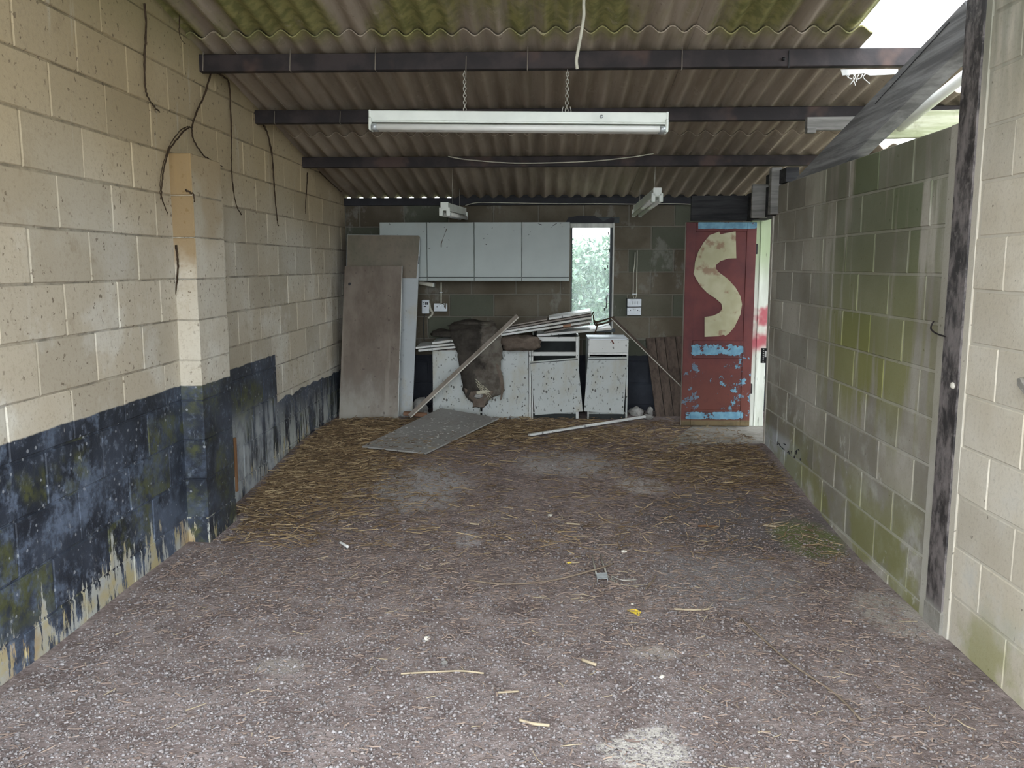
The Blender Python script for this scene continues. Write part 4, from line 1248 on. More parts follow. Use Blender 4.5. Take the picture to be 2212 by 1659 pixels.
# tall panels leaning in the corner
def build_panels():
    g = 'tall panels leaning in the corner'
    # behind: pale sheet with a rounded corner leaning on the wall cabinets
    yt, yb = 8.34, 8.12
    tl, tr = onY(750, 507, yt), onY(908, 508, yt)
    bl, br = onY(741, 896, yb), onY(890, 888, yb)
    bl.z = br.z = .13
    q = [bl, br]
    u = (tr - tl).normalized(); dn = (br - tr).normalized(); r = .035
    arc = [tr - u * r * (1 - math.sin(a)) + dn * r * (1 - math.cos(a)) for a in np.linspace(math.pi / 2, 0, 5)]
    q += arc + [tl]
    t = thing('cupboard_door', ((bl + br) / 2), 'tall pale panel with olive stained top and rounded corner, behind the shorter one', 'panel', g)
    n = (br - bl).cross(tl - bl).normalized()
    if n.y > 0: n = -n
    slab('sheet', q, .018, 'panel_white', t, .001, n=n)
    f = .235
    s2 = [tl.lerp(bl, f), tr.lerp(br, f)]
    slab('stained_top', [p + n * .001 for p in (s2[0] + u * .004, s2[1] - u * .02, arc[0] - u * .004 + dn * 0, *arc[1:-1], arc[-1] + dn * .003, tl + u * .004 + dn * .003)], .0015, 'panel_back', t, 0, n=n)
    p = tr.lerp(br, .115)
    slab('hinge_notch', [p + n * .003 - u * .008, p + n * .003, p + n * .003 + dn * .075, p + n * .003 + dn * .075 - u * .008], .01, 'ink', t, 0, n=n)
    # in front: brown stained door
    yt, yb = 8.12, 7.92
    tl, tr = onY(744.5, 574.5, yt), onY(868, 574, yt)
    bl, br = onY(731.5, 908, yb), onY(859, 900, yb)
    n = (br - bl).cross(tl - bl).normalized()
    if n.y > 0: n = -n
    bl.z -= .03; br.z -= .03
    t = thing('cupboard_door', ((bl + br) / 2), 'brown water-stained door panel with a latch hole, leaning in front', 'panel', g)
    slab('sheet', [bl, br, tr, tl], .022, 'panel_brown', t, .002, n=n)
    hp = tl.lerp(tr, .10).lerp(bl.lerp(br, .10), .115) + n * .002
    blob('latch_hole', hp, (.014, .006, .014), 'ink', t, 1, .2)
    e = tr.lerp(br, .5)
    slab('edge_strip', [br + n * .001, br + n * .001 + Vector((.004, 0, 0)), tr + n * .001 + Vector((.004, 0, 0)), tr + n * .001], .024, 'shelf', t, 0, n=n)
build_panels()

def build_planks():
    g = 'brown planks leaning by the red door'
    data = [((1395, 731), (1414, 729), (1437, 903), (1418, 903), 'outermost brown plank leaning on the wall next to the narrow cabinet'),
            ((1415, 729), (1434, 728), (1456, 904), (1438, 904), 'middle brown plank with a dark split leaning beside the red door'),
            ((1435, 728), (1458, 727), (1480, 904), (1457, 904), 'brown plank leaning closest to the edge of the red door'),
            ((1459, 727), (1480, 726), (1500, 904), (1481, 904), 'brown plank leaning almost hidden behind the red door')]
    for k, (tl, tr, br, bl, lab) in enumerate(data):
        yt, yb = 8.655, 8.33 + .012 * k
        q = [onY(*bl, yb), onY(*br, yb), onY(*tr, yt), onY(*tl, yt)]
        q[0].z = q[1].z = .10
        n = (q[1] - q[0]).cross(q[3] - q[0]).normalized()
        if n.y > 0: n = -n
        o = slab('leaning_plank', q, .02, 'brown_plank', None, .002, n=n)
        tag(o, lab, 'plank', g)
build_planks()

# poles
def build_poles():
    a = onF(884, 899); b = onY(1118, 682, 8.02)
    a = onY(884, 899, 7.84); a.z = max(a.z, floor_z(a.x, a.y))
    t = thing('trim_pole', a, 'long wooden strip with a highlight edge leaning across the double-door cabinet and carpet', 'wood strip')
    d = (b - a).normalized(); nrm = Vector((0, -1, 0)); s = d.cross(nrm).normalized()
    beam('strip', a, b, .006, .040, 'pole', t, up=s, bev=.001)
    off = -s * .018 + nrm * .004 if s.z > 0 else s * .018 + nrm * .004
    beam('pale_edge', a + off, b + off, .006, .010, 'pole_edge', t, up=s, bev=.001)  # paler strip painted as the highlight along the pole
    a = onY(1322, 686, 8.55); b = onY(1556, 908, 8.0); b.z = .135
    t = thing('trim_pole', b, 'thin pale-edged strip sloping from the window sill behind the red door', 'wood strip')
    d = (b - a).normalized(); s = d.cross(nrm).normalized()
    beam('strip', a, b, .006, .030, 'brown_plank', t, up=s, bev=.001)
    off = -s * .012 + nrm * .004 if s.z > 0 else s * .012 + nrm * .004
    beam('pale_edge', a + off, b + off, .006, .008, 'pole_edge', t, up=s, bev=.001)
build_poles()

# boards on the floor
def build_floor_boards():
    a, b = onF(782, 973), onF(920, 988)
    c, d = onY(1078, 903, 7.72), onY(952, 881, 7.98)
    a.z += .035; b.z += .035
    d2 = a + (c - b)                                  # parallelogram far-left corner
    n = (b - a).cross(c - a).normalized()
    q = [a, b, c, onY(952, 881, 7.95)]
    o = slab('floor_board', q, .012, 'board_grey', None, .001, n=Vector((0, -.05, 1)))
    tag(o, 'grey dusty hardboard sheet with white paint flakes lying on the straw', 'board')
    # paint flakes lying on it
    e1, e2 = b - a, q[3] - a
    V, Fc = [], []
    r2 = random.Random(4)
    for k in range(420):
        u, v = r2.random(), r2.random()
        w = math.exp(-((u - .55 - .2 * (v - .5)) ** 2) * 5) * (1 if v < .75 else .3)
        if r2.random() > w: continue
        p = (a * (1 - u) + b * u) * (1 - v) + (q[3] * (1 - u) + c * u) * v + Vector((0, 0, .003))
        s = r2.uniform(.004, .016); an = r2.uniform(0, 3.14); k0 = len(V)
        for j in range(4):
            an2 = an + j * 1.57
            V.append(p + Vector((math.cos(an2) * s * r2.uniform(.6, 1.3), math.sin(an2) * s * r2.uniform(.4, 1), r2.uniform(0, .004))))
        Fc.append((k0, k0 + 1, k0 + 2, k0 + 3))
    f = obj('paint_flakes', V, Fc, 'white', o); f['kind'] = 'stuff'
    a, b = onF(1143, 946), onF(1393, 908)
    a.z += .026; b.z += .036
    t = thing('white_batten', a, 'long thin white batten lying on the dirt below the base cabinets', 'batten')
    beam('strip', a, b, .030, .018, 'shelf', t, bev=.002)
    c = a.lerp(b, .45); beam('splinter', c + Vector((0, 0, .008)), b + Vector((.0, 0, .010)), .014, .006, 'white', t, bev=.001)
    # offcuts and rubble
    p, q = onY(872, 893, 8.02), onY(922, 896, 8.02)
    o = beam('timber_offcut', p, q, .06, .035, 'brown_block', None, bev=.003)
    tag(o, 'red-brown timber offcut on the floor under the leaning strip', 'offcut')
    for k, (px, py, ry, r, lab) in enumerate(((906, 868, 8.36, (.085, .06, .105), 'large grey rubble lump between the tall panels and base cabinets'), (922, 887, 8.20, (.042, .038, .04), 'small grey rubble lump beside the double-door cabinet'), (1375, 891, 8.42, (.074, .07, .05), 'broad low heap of grey plaster beside the narrow cabinet'), (1404, 889, 8.40, (.032, .034, .055), 'upright grey plaster chunk at the foot of the brown planks'), (1400, 900, 8.19, (.05, .04, .03), 'flat grey plaster scrap at the foot of the brown planks'))):
        c = onY(px, py, ry); c.z = .125 + r[2] * .68
        o = blob('rubble_chunk', c, r, 'rubble', None, k + 3, .5, 1.9, 2, flat=-.7)
        for pl in o.data.polygons: pl.use_smooth = False
        tag(o, lab, 'rubble', 'grey rubble along the back wall')
    # two laths standing behind the pier
    p0, p1 = onX(512, 1062, XL + .03), onX(509, 945, XL + .02)
    o = beam('wall_lath', Vector((XL + .03, p0.y, p0.z)), Vector((XL + .014, p1.y, p1.z)), .035, .012, 'lath', None, up=(1, 0, 0))
    tag(o, 'short brown lath standing against the wall behind the pier', 'lath')
    p0, p1 = onX(505, 1128, XL + .10), onX(503, 1030, XL + .08)
    p0.z = floor_z(p0.x, p0.y) - .005
    o = beam('wall_lath', p0, p1, .05, .012, 'pale_lath', None, up=(1, 0, 0))
    tag(o, 'short whitish lath standing on the floor against the pier', 'lath')
build_floor_boards()

# ------------------------------------------------------------------ electrics
def px_box(name, x0, y0, x1, y1, Yface, depth, mat, parent, bev=.003):
    a, b = onY(x0, y1, Yface), onY(x1, y0, Yface)
    return box(name, (a.x, Yface, a.z), (b.x, Yface + depth, b.z), mat, parent, bev)
def build_electrics():
    Yf = YB - .05
    t = thing('control_box', onY(919, 678, YB), 'small white control box with black buttons on the wall beside the tall panels', 'control box')
    b = px_box('case', 911, 648, 926.5, 677.5, Yf, .056, 'plastic', t, .005)
    for r in ((914, 653, 915.5, 655), (914, 656.5, 915.5, 658), (918.2, 653, 921, 658.5), (921.6, 653, 924, 658.5), (915.5, 661, 920, 663)):
        px_box('button', *r, Yf - .004, .006, 'black', b, .001)
    tube('conduit_elbow', spline([onY(927, 655, YB - .02), onY(930, 668, YB - .02), onY(934, 675, YB - .02), onY(932, 681, YB - .02), onY(925, 687, YB - .02)], 5), .012, 'cable', t, 8)
    tube('supply_cable', spline([onY(918, 678, YB - .02), onY(916, 690, YB - .012), onY(915, 710, YB - .012), onY(916, 728, YB - .012), onY(917, 736, YB - .03)], 5), .005, 'darkcable', t, 6)
    t = thing('wall_socket', onY(951, 673, YB), 'white double wall socket with cobwebs under the wall cabinets', 'socket', 'white wall sockets and switches')
    b = px_box('plate', 937, 655.5, 966, 672.5, Yf + .004, .012, 'plastic', t, .003)
    px_box('back_box', 937.5, 656, 965.5, 673, Yf + .016, .04, 'dark_int', t, .002)
    for px in (944, 960): px_box('pin_hole', px - .8, 661, px + .8, 664, Yf + .002, .003, 'black', b, 0)
    px_box('rocker', 949, 658, 953, 662, Yf + .001, .004, 'galv', b, .001)
    tube('cobweb_tangle', spline([onY(951, 657, Yf), onY(957, 656, Yf - .005), onY(961, 661, Yf - .005), onY(962, 667, Yf), onY(963, 655, Yf)], 4), .004, 'cobweb', t, 5)
    for px in (951, 954): tube('conduit', [onY(px, 610, YB - .008), onY(px, 656, YB - .008)], .0035, 'cable', t, 6)
    px_box('saddle_clip', 949.5, 631, 955.5, 633, YB - .014, .012, 'plastic', t, .001)
    t = thing('wall_lamp', onY(921, 614, YB - .1), 'small off-white lamp housing tucked under the first wall cabinets', 'lamp')
    p = [(904, 607), (937, 611), (936, 620.5), (904, 614)]
    slab('housing', [onY(x, y, YB - .14) for x, y in p], .10, 'cable', t, .006, n=(0, -1, 0))
    slab('end_cap', [onY(x, y, YB - .142) for x, y in ((934.5, 610.5), (937.5, 611), (936.5, 620.5), (934, 620))], .104, 'white_metal', t, .003, n=(0, -1, 0))
    # switch and socket pair by the window
    t = thing('light_switch', onY(1370, 663, YB), 'white four-gang light switch above a socket between window and planks', 'switch', 'white wall sockets and switches')
    b = px_box('plate', 1355, 645.8, 1385.6, 662.4, Yf + .008, .012, 'plastic', t, .003)
    px_box('back_box', 1353.5, 645, 1386.2, 663, Yf + .018, .04, 'dark_int', t, .002)
    for k in range(4):
        x = 1360.6 + k * 5.6
        r = px_box('rocker', x, 651, x + 3.6, 657.5, Yf + .003, .008, 'plastic', b, .002)
        px_box('shadow_gap', x - .4, 650.7, x + .5, 657.6, Yf + .0065, .002, 'black', b, 0)
    px_box('print_mark', 1361.5, 647.8, 1367.5, 648.8, Yf + .0072, .001, 'ink', b, 0)
    for (pp) in ([(1372, 545), (1371, 570), (1368, 590), (1367.5, 640), (1370, 646)], [(1376.5, 541), (1376, 575), (1374.5, 640), (1372, 646)]):
        tube('conduit', [onY(x, y, YB - .008) for x, y in pp], .0045, 'cable', t, 6)
    px_box('saddle_clip', 1365.5, 634.5, 1376.5, 636.5, YB - .015, .012, 'plastic', t, .001)
    t = thing('wall_socket', onY(1370, 681, YB), 'white double wall socket mounted directly below the four-gang switch', 'socket', 'white wall sockets and switches')
    b = px_box('plate', 1354.6, 664, 1385, 680.4, Yf + .008, .012, 'plastic', t, .003)
    px_box('back_box', 1352.8, 663.6, 1385.5, 681.6, Yf + .018, .04, 'dark_int', t, .002)
    for px in (1361.8, 1377.6): px_box('pin_hole', px - 1, 669, px + 1, 671.2, Yf + .006, .003, 'black', b, 0)
    for px in (1357.2, 1382): px_box('screw', px - .7, 671.2, px + .7, 672.6, Yf + .006, .003, 'galv', b, 0)
    for px in (1368, 1371): px_box('rocker', px, 666.8, px + 2.4, 670.5, Yf + .004, .005, 'galv', b, .001)
build_electrics()

def build_cables():
    Y = 5.0
    rp = onRoof(1262, -14); rp.z += .008
    pts = [rp] + [onY(x, y, rp.y) for x, y in ((1261, 10), (1261, 35), (1255, 75), (1247, 118), (1245, 132), (1247, 149))]
    o = tube('hanging_cable', spline(pts, 6), .008, 'cable', None, 8)
    tag(o, 'dirty white cable hanging down in front of the first steel purlin', 'cable', 'loose cables under the roof')
    pts = [onY(968, 338, 7.19), onY(1010, 345, 7.18), onY(1100, 352, 7.18), onY(1180, 352, 7.18), onY(1280, 348, 7.18), onY(1360, 340, 7.18), onY(1422, 330, 7.19)]
    o = tube('sagging_cable', spline(pts, 6), .005, 'cable', None, 6)
    tag(o, 'thin white cable sagging along the third steel purlin', 'cable', 'loose cables under the roof')
    pts = [onY(1005, 444, 8.6), onY(1030, 438, 8.6), onY(1080, 438, 8.61), onY(1200, 440, 8.61), onY(1300, 440, 8.61), onY(1380, 441, 8.6), onY(1460, 440, 8.61), onY(1535, 444, 8.61)]
    o = tube('plate_cable', spline(pts, 6), .004, 'cable', None, 6)
    tag(o, 'thin cable clipped along the wall plate above the window', 'cable', 'loose cables under the roof')
build_cables()

# roots and cobwebs hanging on the left wall
def build_roots():
    g = 'dry roots hanging down the left wall'
    def rt(pts, lab, off=.02, r=.006, face=None):
        P = [onX(x, y, XL + off) if face is None else onY(x, y, face) for x, y in pts]
        S = spline(P, 6)
        S = [p + Vector((0, rng.uniform(-.004, .004), rng.uniform(-.004, .004))) for p in S]
        K = len(S)
        o = tube('hanging_root', S, [r * (1 - .5 * i / K) * rng.uniform(.8, 1.25) for i in range(K)], 'root', None, 5)
        tag(o, lab, 'root', g)
    rt([(312, 8), (316, 60), (312, 130), (313, 180), (320, 210), (333, 230), (345, 242)], 'dark root curling away at its tip, nearest the open front')
    rt([(457, 152), (447, 190), (430, 230), (418, 262), (415, 285), (422, 310), (440, 335), (462, 350), (481, 361)], 'long dark root bending sideways above the pier')
    rt([(415, 274), (400, 280), (375, 310), (360, 340), (351, 385), (349, 420), (355, 445), (363, 462)], 'forked dark root looping down across the pier face', .02, .005)
    rt([(414, 275), (395, 278), (373, 303), (358, 335), (349, 370), (346, 405), (347, 430)], 'thin root looping beside the forked one at the pier', .036, .0035)
    rt([(462, 153), (482, 165), (494, 180), (498, 240), (500, 320), (501, 380), (508, 435), (521, 463)], 'long straight root hanging just past the pier')
    rt([(569, 270), (578, 290), (588, 340), (592, 400), (596, 450), (600, 482), (602, 488)], 'long dark root under the second purlin end', .02, .007)
    rt([(388, 0), (388, 40), (388, 75), (400, 95)], 'short wispy root at the roof corner by the first purlin', .05, .003)
    rt([(664, 372), (663, 400), (660, 440), (660, 462)], 'short dark root under the third purlin end', .02, .005)
    rt([(690, 372), (715, 395), (738, 415)], 'root trailing along the roof edge towards the back corner', .05, .006)
    rt([(380, 530), (384, 560), (384, 590), (379, 640), (377, 672)], 'twisted brown stalk clinging to the pier corner', .03, .006, PIER_Y0 - .004)
    rt([(401, 410), (410, 416), (418, 420), (420, 436)], 'tiny hooked root sticking out of the pier', .125, .005, PIER_Y0 - .004)
build_roots()

# ------------------------------------------------------------------ litter on the floor
def build_litter_things():
    def stone(px, py, r, lab, mat='stone', g='pale stones lying on the dirt floor'):
        p = onF(px, py)
        o = blob('pebble', (p.x, p.y, p.z + r * .45), (r, r * .8, r * .6), mat, None, int(px) % 17, .5, 1.5, 1)
        for q in o.data.polygons: q.use_smooth = False
        tag(o, lab, 'stone', g)
    stone(1188, 1116, .018, 'rounded white stone on the brown litter beyond the metal bracket')
    stone(1347, 1195, .019, 'cream stone on dark earth next to the metal bracket')
    stone(922, 1382, .016, 'white pebble among grey gravel beside a short straw')
    stone(1430, 1464, .012, 'small white pebble on bare brown earth')
    stone(1366, 1306, .007, 'tiny white pebble just beyond the yellow wrapper')
    stone(960, 1435, .016, 'grey rounded pebble among the gravel near the long pale twig', 'rubble')
    def stick(pts, r, lab, mat='strawpale', name='straw_stalk', cat='straw', g='single stalks and twigs lying on the floor'):
        P = [onF(q[0], q[1]) + Vector((0, 0, r + .003 + (q[2] if len(q) > 2 else 0))) for q in pts]
        o = tube(name, spline(P, 5), r, mat, None, 5)
        tag(o, lab, cat, g)
    stick([(866, 1459), (900, 1457), (960, 1454), (1000, 1453), (1045, 1458)], .004, 'long slightly bent pale twig lying on the grey gravel', 'strawpale', 'fallen_twig', 'twig')
    stick([(1010, 1256), (1070, 1264), (1130, 1264), (1200, 1256), (1270, 1244, .016), (1300, 1236, .018), (1325, 1222, .004)], .005, 'long curved brown cane lying across the metal bracket', 'twig', 'fallen_twig', 'twig')
    stick([(1257, 1430), (1288, 1441)], .007, 'short thick pale straw on brown litter')
    stick([(1122, 1560), (1150, 1568), (1187, 1572)], .006, 'pale straw piece closest to the whitish floor patch')
    stick([(1456, 1319), (1490, 1321), (1520, 1320), (1532, 1319)], .005, 'thin white stalk lying beside the yellow wrapper')
    stick([(1395, 1275), (1408, 1262), (1417, 1246)], .005, 'short grey twig slanting right of the metal bracket', 'twig', 'fallen_twig', 'twig')
    stick([(1600, 1340), (1700, 1430), (1800, 1500), (1860, 1560)], .005, 'long thin dark cane half buried towards the right wall', 'twig', 'fallen_twig', 'twig')
    stick([(1220, 1133), (1252, 1136)], .006, 'short cream straw beyond the rounded white stone')
    stick([(1648, 1137), (1676, 1141)], .007, 'pale straw on the green mossy patch')
    stick([(1650, 1138), (1670, 1133), (1692, 1130)], .004, 'thin green-yellow stalk on the mossy patch')
    stick([(1015, 1134), (1035, 1136)], .006, 'pale short straw left of the rounded white stone')
    stick([(1508, 1139), (1552, 1140)], .006, 'rusty brown stick on damp dark earth', 'lath', 'fallen_twig', 'twig')
    stick([(735, 1176), (752, 1186)], .009, 'thick white splinter lying on brown litter near the left wall', 'white', 'white_splinter', 'splinter')
    stick([(1075, 1500), (1120, 1497)], .004, 'faint pale straw on the gravel beyond the pale straw piece')
    # yellow wrapper
    c = [onF(1355, 1320), onF(1368, 1328), onF(1381, 1331), onF(1385, 1325), onF(1372, 1321), onF(1360, 1318)]
    v = []
    for i, p in enumerate(c): v.append(p + Vector((0, 0, .008 + .006 * math.sin(i * 2.1))))
    o = slab('yellow_wrapper', v, .005, 'yellow', None, 0, n=(0, 0, 1))
    tag(o, 'crumpled yellow plastic scrap on the brown litter', 'wrapper')
    P = [onF(1222, 1219) + Vector((0, 0, .008)), onF(1234, 1219) + Vector((0, 0, .008)), onF(1252, 1218) + Vector((0, 0, .008))]
    t = thing('marker_stub', P[0], 'thin pale stub with a yellow band on the brown litter', 'stub')
    tube('stem', P, .0045, 'strawpale', t, 6); tube('yellow_band', [P[0].lerp(P[1], .25), P[1]], .006, 'yellow', t, 6)
    # galvanised bracket with two prongs
    b0, b1, b2, b3 = onF(1290, 1258), onF(1312, 1258), onF(1310, 1245), onF(1288, 1246)
    t = thing('metal_bracket', b0, 'galvanised bracket with two long rusty prongs lying on the litter', 'bracket')
    q = [p + Vector((0, 0, .022)) for p in (b0, b1, b2, b3)]
    slab('plate', q, .003, 'galv', t, .001, n=(0, 0, 1))
    for (e, f) in ((b0, (1279, 1202)), (b1, (1296, 1201))):
        g2 = onF(*f)
        st = b3 if e is b0 else b2
        tube('prong', [st + Vector((0, 0, .014)), g2 + Vector((0, 0, .008))], .005, 'chain', t, 6)
    for e, f in ((b0, b3), (b1, b2)):
        slab('side_lip', [e + Vector((0, 0, .0)), e + Vector((0, 0, .022)), f + Vector((0, 0, .022)), f], .003, 'galv', t, 0)
    tube('bent_wire', spline([b2 + Vector((0, 0, .015)), onF(1318, 1255) + Vector((0, 0, .01)), onF(1328, 1258) + Vector((0, 0, .01)), onF(1333, 1262) + Vector((0, 0, .01)), onF(1328, 1262) + Vector((0, 0, .01)), onF(1321, 1250) + Vector((0, 0, .012)), onF(1345, 1257) + Vector((0, 0, .01)), onF(1375, 1256) + Vector((0, 0, .01))], 5), .003, 'chain', t, 5)
build_litter_things()

def stuff_mesh(name, V, tris, mat, label, cat):
    me = bpy.data.meshes.new(name)
    me.vertices.add(len(V)); me.vertices.foreach_set('co', V.astype(np.float32).ravel())
    n = len(tris); k = tris.shape[1]
    me.loops.add(n * k); me.loops.foreach_set('vertex_index', tris.astype(np.int32).ravel())
    me.polygons.add(n); me.polygons.foreach_set('loop_start', np.arange(0, n * k, k, dtype=np.int32))
    me.polygons.foreach_set('loop_total', np.full(n, k, dtype=np.int32))
    me.materials.append(MAT(mat)); me.update(calc_edges=True); me.validate()
    o = link(name, me); tag(o, label, cat, kind='stuff'); return o
def fz(xs, ys): return np.array([floor_z(x, y) for x, y in zip(xs, ys)])
def build_stuff():
    # gravel: dense near the open front, thinning out
    n = 52000
    y = 2.2 + nrng.random(n * 2) ** 1.35 * 4.6
    x = nrng.uniform(-1.985, 1.78, n * 2)
    nz = np.array([mnoise.noise(Vector((a * 1.1, b * 1.1, 0))) for a, b in zip(x, y)])
    dens = np.clip(1.15 - (y - 2.6) * .30 + nz * .5 - np.clip(x - .6, 0, 2) * .15, .04, 1)
    keep = (nrng.random(n * 2) < dens) & ~((x < XL + PIER_D + .01) & (y > PIER_Y0 - .01) & (y < PIER_Y1 + .01))
    x, y = x[keep][:n], y[keep][:n]; m = len(x)
    z = fz(x, y)
    s = nrng.gamma(3.0, .0013, m) + .0022
    s = np.clip(s, .0026, .013)
    oct_ = np.array([[1, 0, 0], [-1, 0, 0], [0, 1, 0], [0, -1, 0], [0, 0, 1], [0, 0, -1.]])
    tri = np.array([[0, 2, 4], [2, 1, 4], [1, 3, 4], [3, 0, 4], [2, 0, 5], [1, 2, 5], [3, 1, 5], [0, 3, 5]])
    ang = nrng.uniform(0, 6.28, m); ca, sa = np.cos(ang), np.sin(ang)
    co = oct_[None] * nrng.uniform(.6, 1.15, (m, 6, 1)) + nrng.normal(0, .14, (m, 6, 3))
    co = co * s[:, None, None] * np.stack([nrng.uniform(.8, 1.3, m), nrng.uniform(.7, 1.0, m), nrng.uniform(.35, .7, m)], 1)[:, None]
    rx = co[..., 0] * ca[:, None] - co[..., 1] * sa[:, None]; ry = co[..., 0] * sa[:, None] + co[..., 1] * ca[:, None]
    V = np.stack([rx + x[:, None], ry + y[:, None], co[..., 2] + (z + s * .18)[:, None]], -1).reshape(-1, 3)
    T = (tri[None] + (np.arange(m) * 6)[:, None, None]).reshape(-1, 3)
    stuff_mesh('loose_gravel', V, T, 'gravel', 'loose grey gravel strewn over the floor towards the open front', 'gravel')
    # straw and litter strips
    def strips(n, xs, ys, lmin, lmax, w, lift, name, mat, label, cat):
        m = len(xs)
        z = fz(xs, ys) + nrng.uniform(.001, lift, m)
        L = nrng.uniform(lmin, lmax, m) * nrng.uniform(.5, 1, m); a = nrng.normal(.2, .9, m)
        tilt = nrng.normal(0, .12, m); bend = nrng.normal(0, .18, m)
        dx, dy = np.cos(a), np.sin(a)
        W = w * nrng.uniform(.6, 1.4, m)
        P = []
        for t in (-.5, 0, .5):
            cx = xs + dx * L * t - dy * L * bend * (t * t * 4 - .5) * .5
            cy = ys + dy * L * t + dx * L * bend * (t * t * 4 - .5) * .5
            cz = z + tilt * L * t + .002
            P.append(np.stack([cx - dy * W, cy + dx * W, cz - W * .3], 1)); P.append(np.stack([cx, cy, cz + W * .8], 1)); P.append(np.stack([cx + dy * W, cy - dx * W, cz - W * .3], 1))
        V = np.stack(P, 1).reshape(-1, 3)
        q = np.array([[0, 3, 4, 1], [1, 4, 5, 2], [3, 6, 7, 4], [4, 7, 8, 5]])
        T = (q[None] + (np.arange(m) * 9)[:, None, None]).reshape(-1, 4)
        V[:, 0] = np.clip(V[:, 0], XL + .008, XR - .008)      # stalks end at the walls
        cab = (V[:, 0] > onY(930, 900, BY).x) & (V[:, 0] < onY(1362, 900, BY).x)
        V[cab, 1] = np.minimum(V[cab, 1], BY - .006)          # and at the cabinet fronts
        stuff_mesh(name, V, T, mat, label, cat)
    def pick(n, f, y0, y1):
        xs = nrng.uniform(-1.945, 1.74, n * 6); ys = nrng.uniform(y0, y1, n * 6)
        k = (nrng.random(n * 6) < f(xs, ys)) & ~((xs < XL + PIER_D + .07) & (ys > PIER_Y0 - .07) & (ys < PIER_Y1 + .07))
        k &= ~((xs < onY(866, 900, 7.9).x + .05) & (ys > 7.83))
        A2, B2 = onF(1143, 946), onF(1393, 908)
        dd = np.array([B2.x - A2.x, B2.y - A2.y]); tt = np.clip(((xs - A2.x) * dd[0] + (ys - A2.y) * dd[1]) / dd.dot(dd), 0, 1)
        k &= np.hypot(xs - A2.x - tt * dd[0], ys - A2.y - tt * dd[1]) > .085
        k &= ~((xs > -1.45) & (xs < -1.1) & (ys > 7.93))
        return xs[k][:n], ys[k][:n]
    g = lambda x, y, cx, cy, rx, ry: np.exp(-(((x - cx) / rx) ** 2 + ((y - cy) / ry) ** 2))
    a = onF(640, 985); b = onF(1560, 1005)
    def fs(x, y): return np.clip(1.0 * g(x, y, a.x, a.y, .60, 1.2) + .3 * g(x, y, b.x + .1, b.y, .6, .5) + .35 * g(x, y, -.2, 7.5, 1.0, .5) + .02, 0, 1)
    xs, ys = pick(15000, fs, 4.6, 8.1)
    ok = ~((ys > 7.0) & (xs > XR - .02))
    strips(0, xs[ok], ys[ok], .04, .18, .0027, .030, 'straw_litter', 'straw', 'dry golden straw littered along the walls and far floor', 'straw')
    def fc(x, y):
        pale = g(x, y, onF(905, 1050).x, onF(905, 1050).y, .3, .45) + g(x, y, onF(1230, 1000).x, onF(1230, 1000).y, .4, .3)
        return np.clip(.9 * np.clip((y - 3.0) / 1.2, .15, 1) - pale * .7 - .7 * g(x, y, onF(1640, 1140).x, onF(1640, 1140).y, .5, .55) + .4 * g(x, y, 1.3, 2.9, .5, .6), .05, 1)
    xs, ys = pick(30000, fc, 2.2, 8.08)
    ok = ~((ys > 7.0) & (xs > 1.1) & (ys < 7.9))
    strips(0, xs[ok], ys[ok], .012, .06, .0022, .010, 'rotted_litter', 'chips', 'brown rotted plant litter trodden over the dirt floor', 'litter')
    def fp(x, y): return np.clip(.5 * g(x, y, a.x + .4, a.y - .4, .8, 1.3) + .3 * g(x, y, .3, 5.0, 1.2, 1.2) + .08, 0, 1)
    xs, ys = pick(500, fp, 2.6, 7.8)
    ok = ~((ys > 7.0) & (xs > 1.1))
    strips(0, xs[ok], ys[ok], .03, .11, .0018, .012, 'pale_straw_bits', 'strawpale', 'scattered pale straw bits over the middle of the floor', 'straw')
build_stuff()

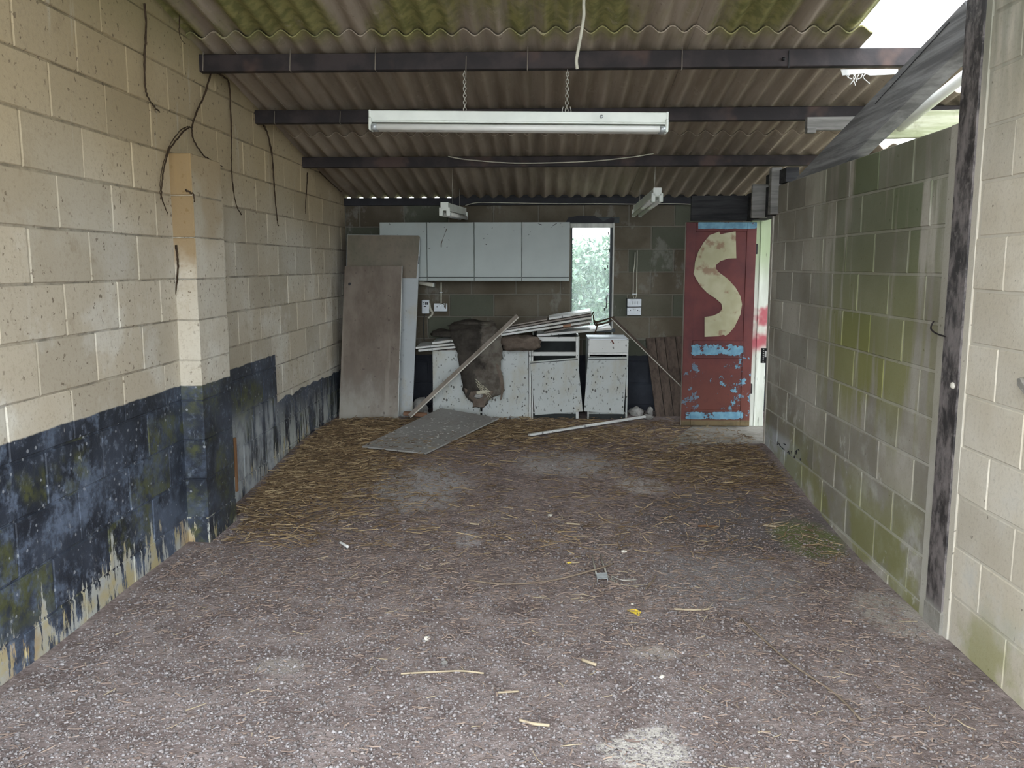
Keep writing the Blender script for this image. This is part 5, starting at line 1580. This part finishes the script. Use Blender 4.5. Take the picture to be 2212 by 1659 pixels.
# ------------------------------------------------------------------ greenery beyond the window
def bush(cx, cy, w, h, n, seed, label, z0=-.1, ls=.07):
    r = np.random.default_rng(seed)
    t = thing('garden_shrub', (cx, cy, z0), label, 'shrub', 'shrubs outside the window')
    for k in range(6):
        a = r.uniform(0, 6.28); top = Vector((cx + math.cos(a) * w * .45, cy + math.sin(a) * w * .3, z0 + h * r.uniform(.7, .98)))
        tube('stem', spline([(cx + r.uniform(-.1, .1), cy, z0), (cx + math.cos(a) * w * .2, cy + math.sin(a) * w * .15, z0 + h * .45), top], 4), [.018 - .0016 * i for i in range(9)], 'twig', t, 5)
    u = r.normal(0, 1, (n, 3)); u /= np.linalg.norm(u, axis=1)[:, None]
    rad = r.uniform(.3, 1, n) ** .5
    lump = np.array([1 + .35 * mnoise.noise(Vector(tuple(v * 2.2 + seed))) for v in u])
    c = u * (rad * lump)[:, None] * np.array([w / 2, w / 2.4, h / 2]) + np.array([cx, cy, z0 + h / 2])
    d = r.normal(0, 1, (n, 3)) + np.array([0, -.3, .2]); d /= np.linalg.norm(d, axis=1)[:, None]
    s = np.cross(d, r.normal(0, 1, (n, 3))); s /= np.linalg.norm(s, axis=1)[:, None]
    L = ls * r.uniform(.6, 1.4, n)[:, None]
    nn = np.cross(d, s)
    V = np.stack([c - d * L, c + s * L * .38 + nn * L * .1, c + d * L, c - s * L * .38 + nn * L * .1], 1).reshape(-1, 3)
    T = (np.arange(n) * 4)[:, None] + np.array([[0, 1, 2, 3]])
    me = bpy.data.meshes.new('foliage'); me.from_pydata(V - np.array([cx, cy, z0]), [], T.tolist()); me.materials.append(MAT('leaf')); me.update()
    o = bpy.data.objects.new('foliage', me); COL.objects.link(o); o.parent = t; o['kind'] = 'stuff'
bush(.75, 11.2, 1.7, 1.98, 9000, 1, 'leafy pale green shrub right outside the window', ls=.045)
bush(1.5, 13.5, 2.6, 2.25, 8000, 5, 'wide leafy shrub farther off behind the window shrub', ls=.06)
bush(.2, 16.2, 2.4, 2.2, 7000, 8, 'hazy leafy shrub farthest from the window', ls=.06)
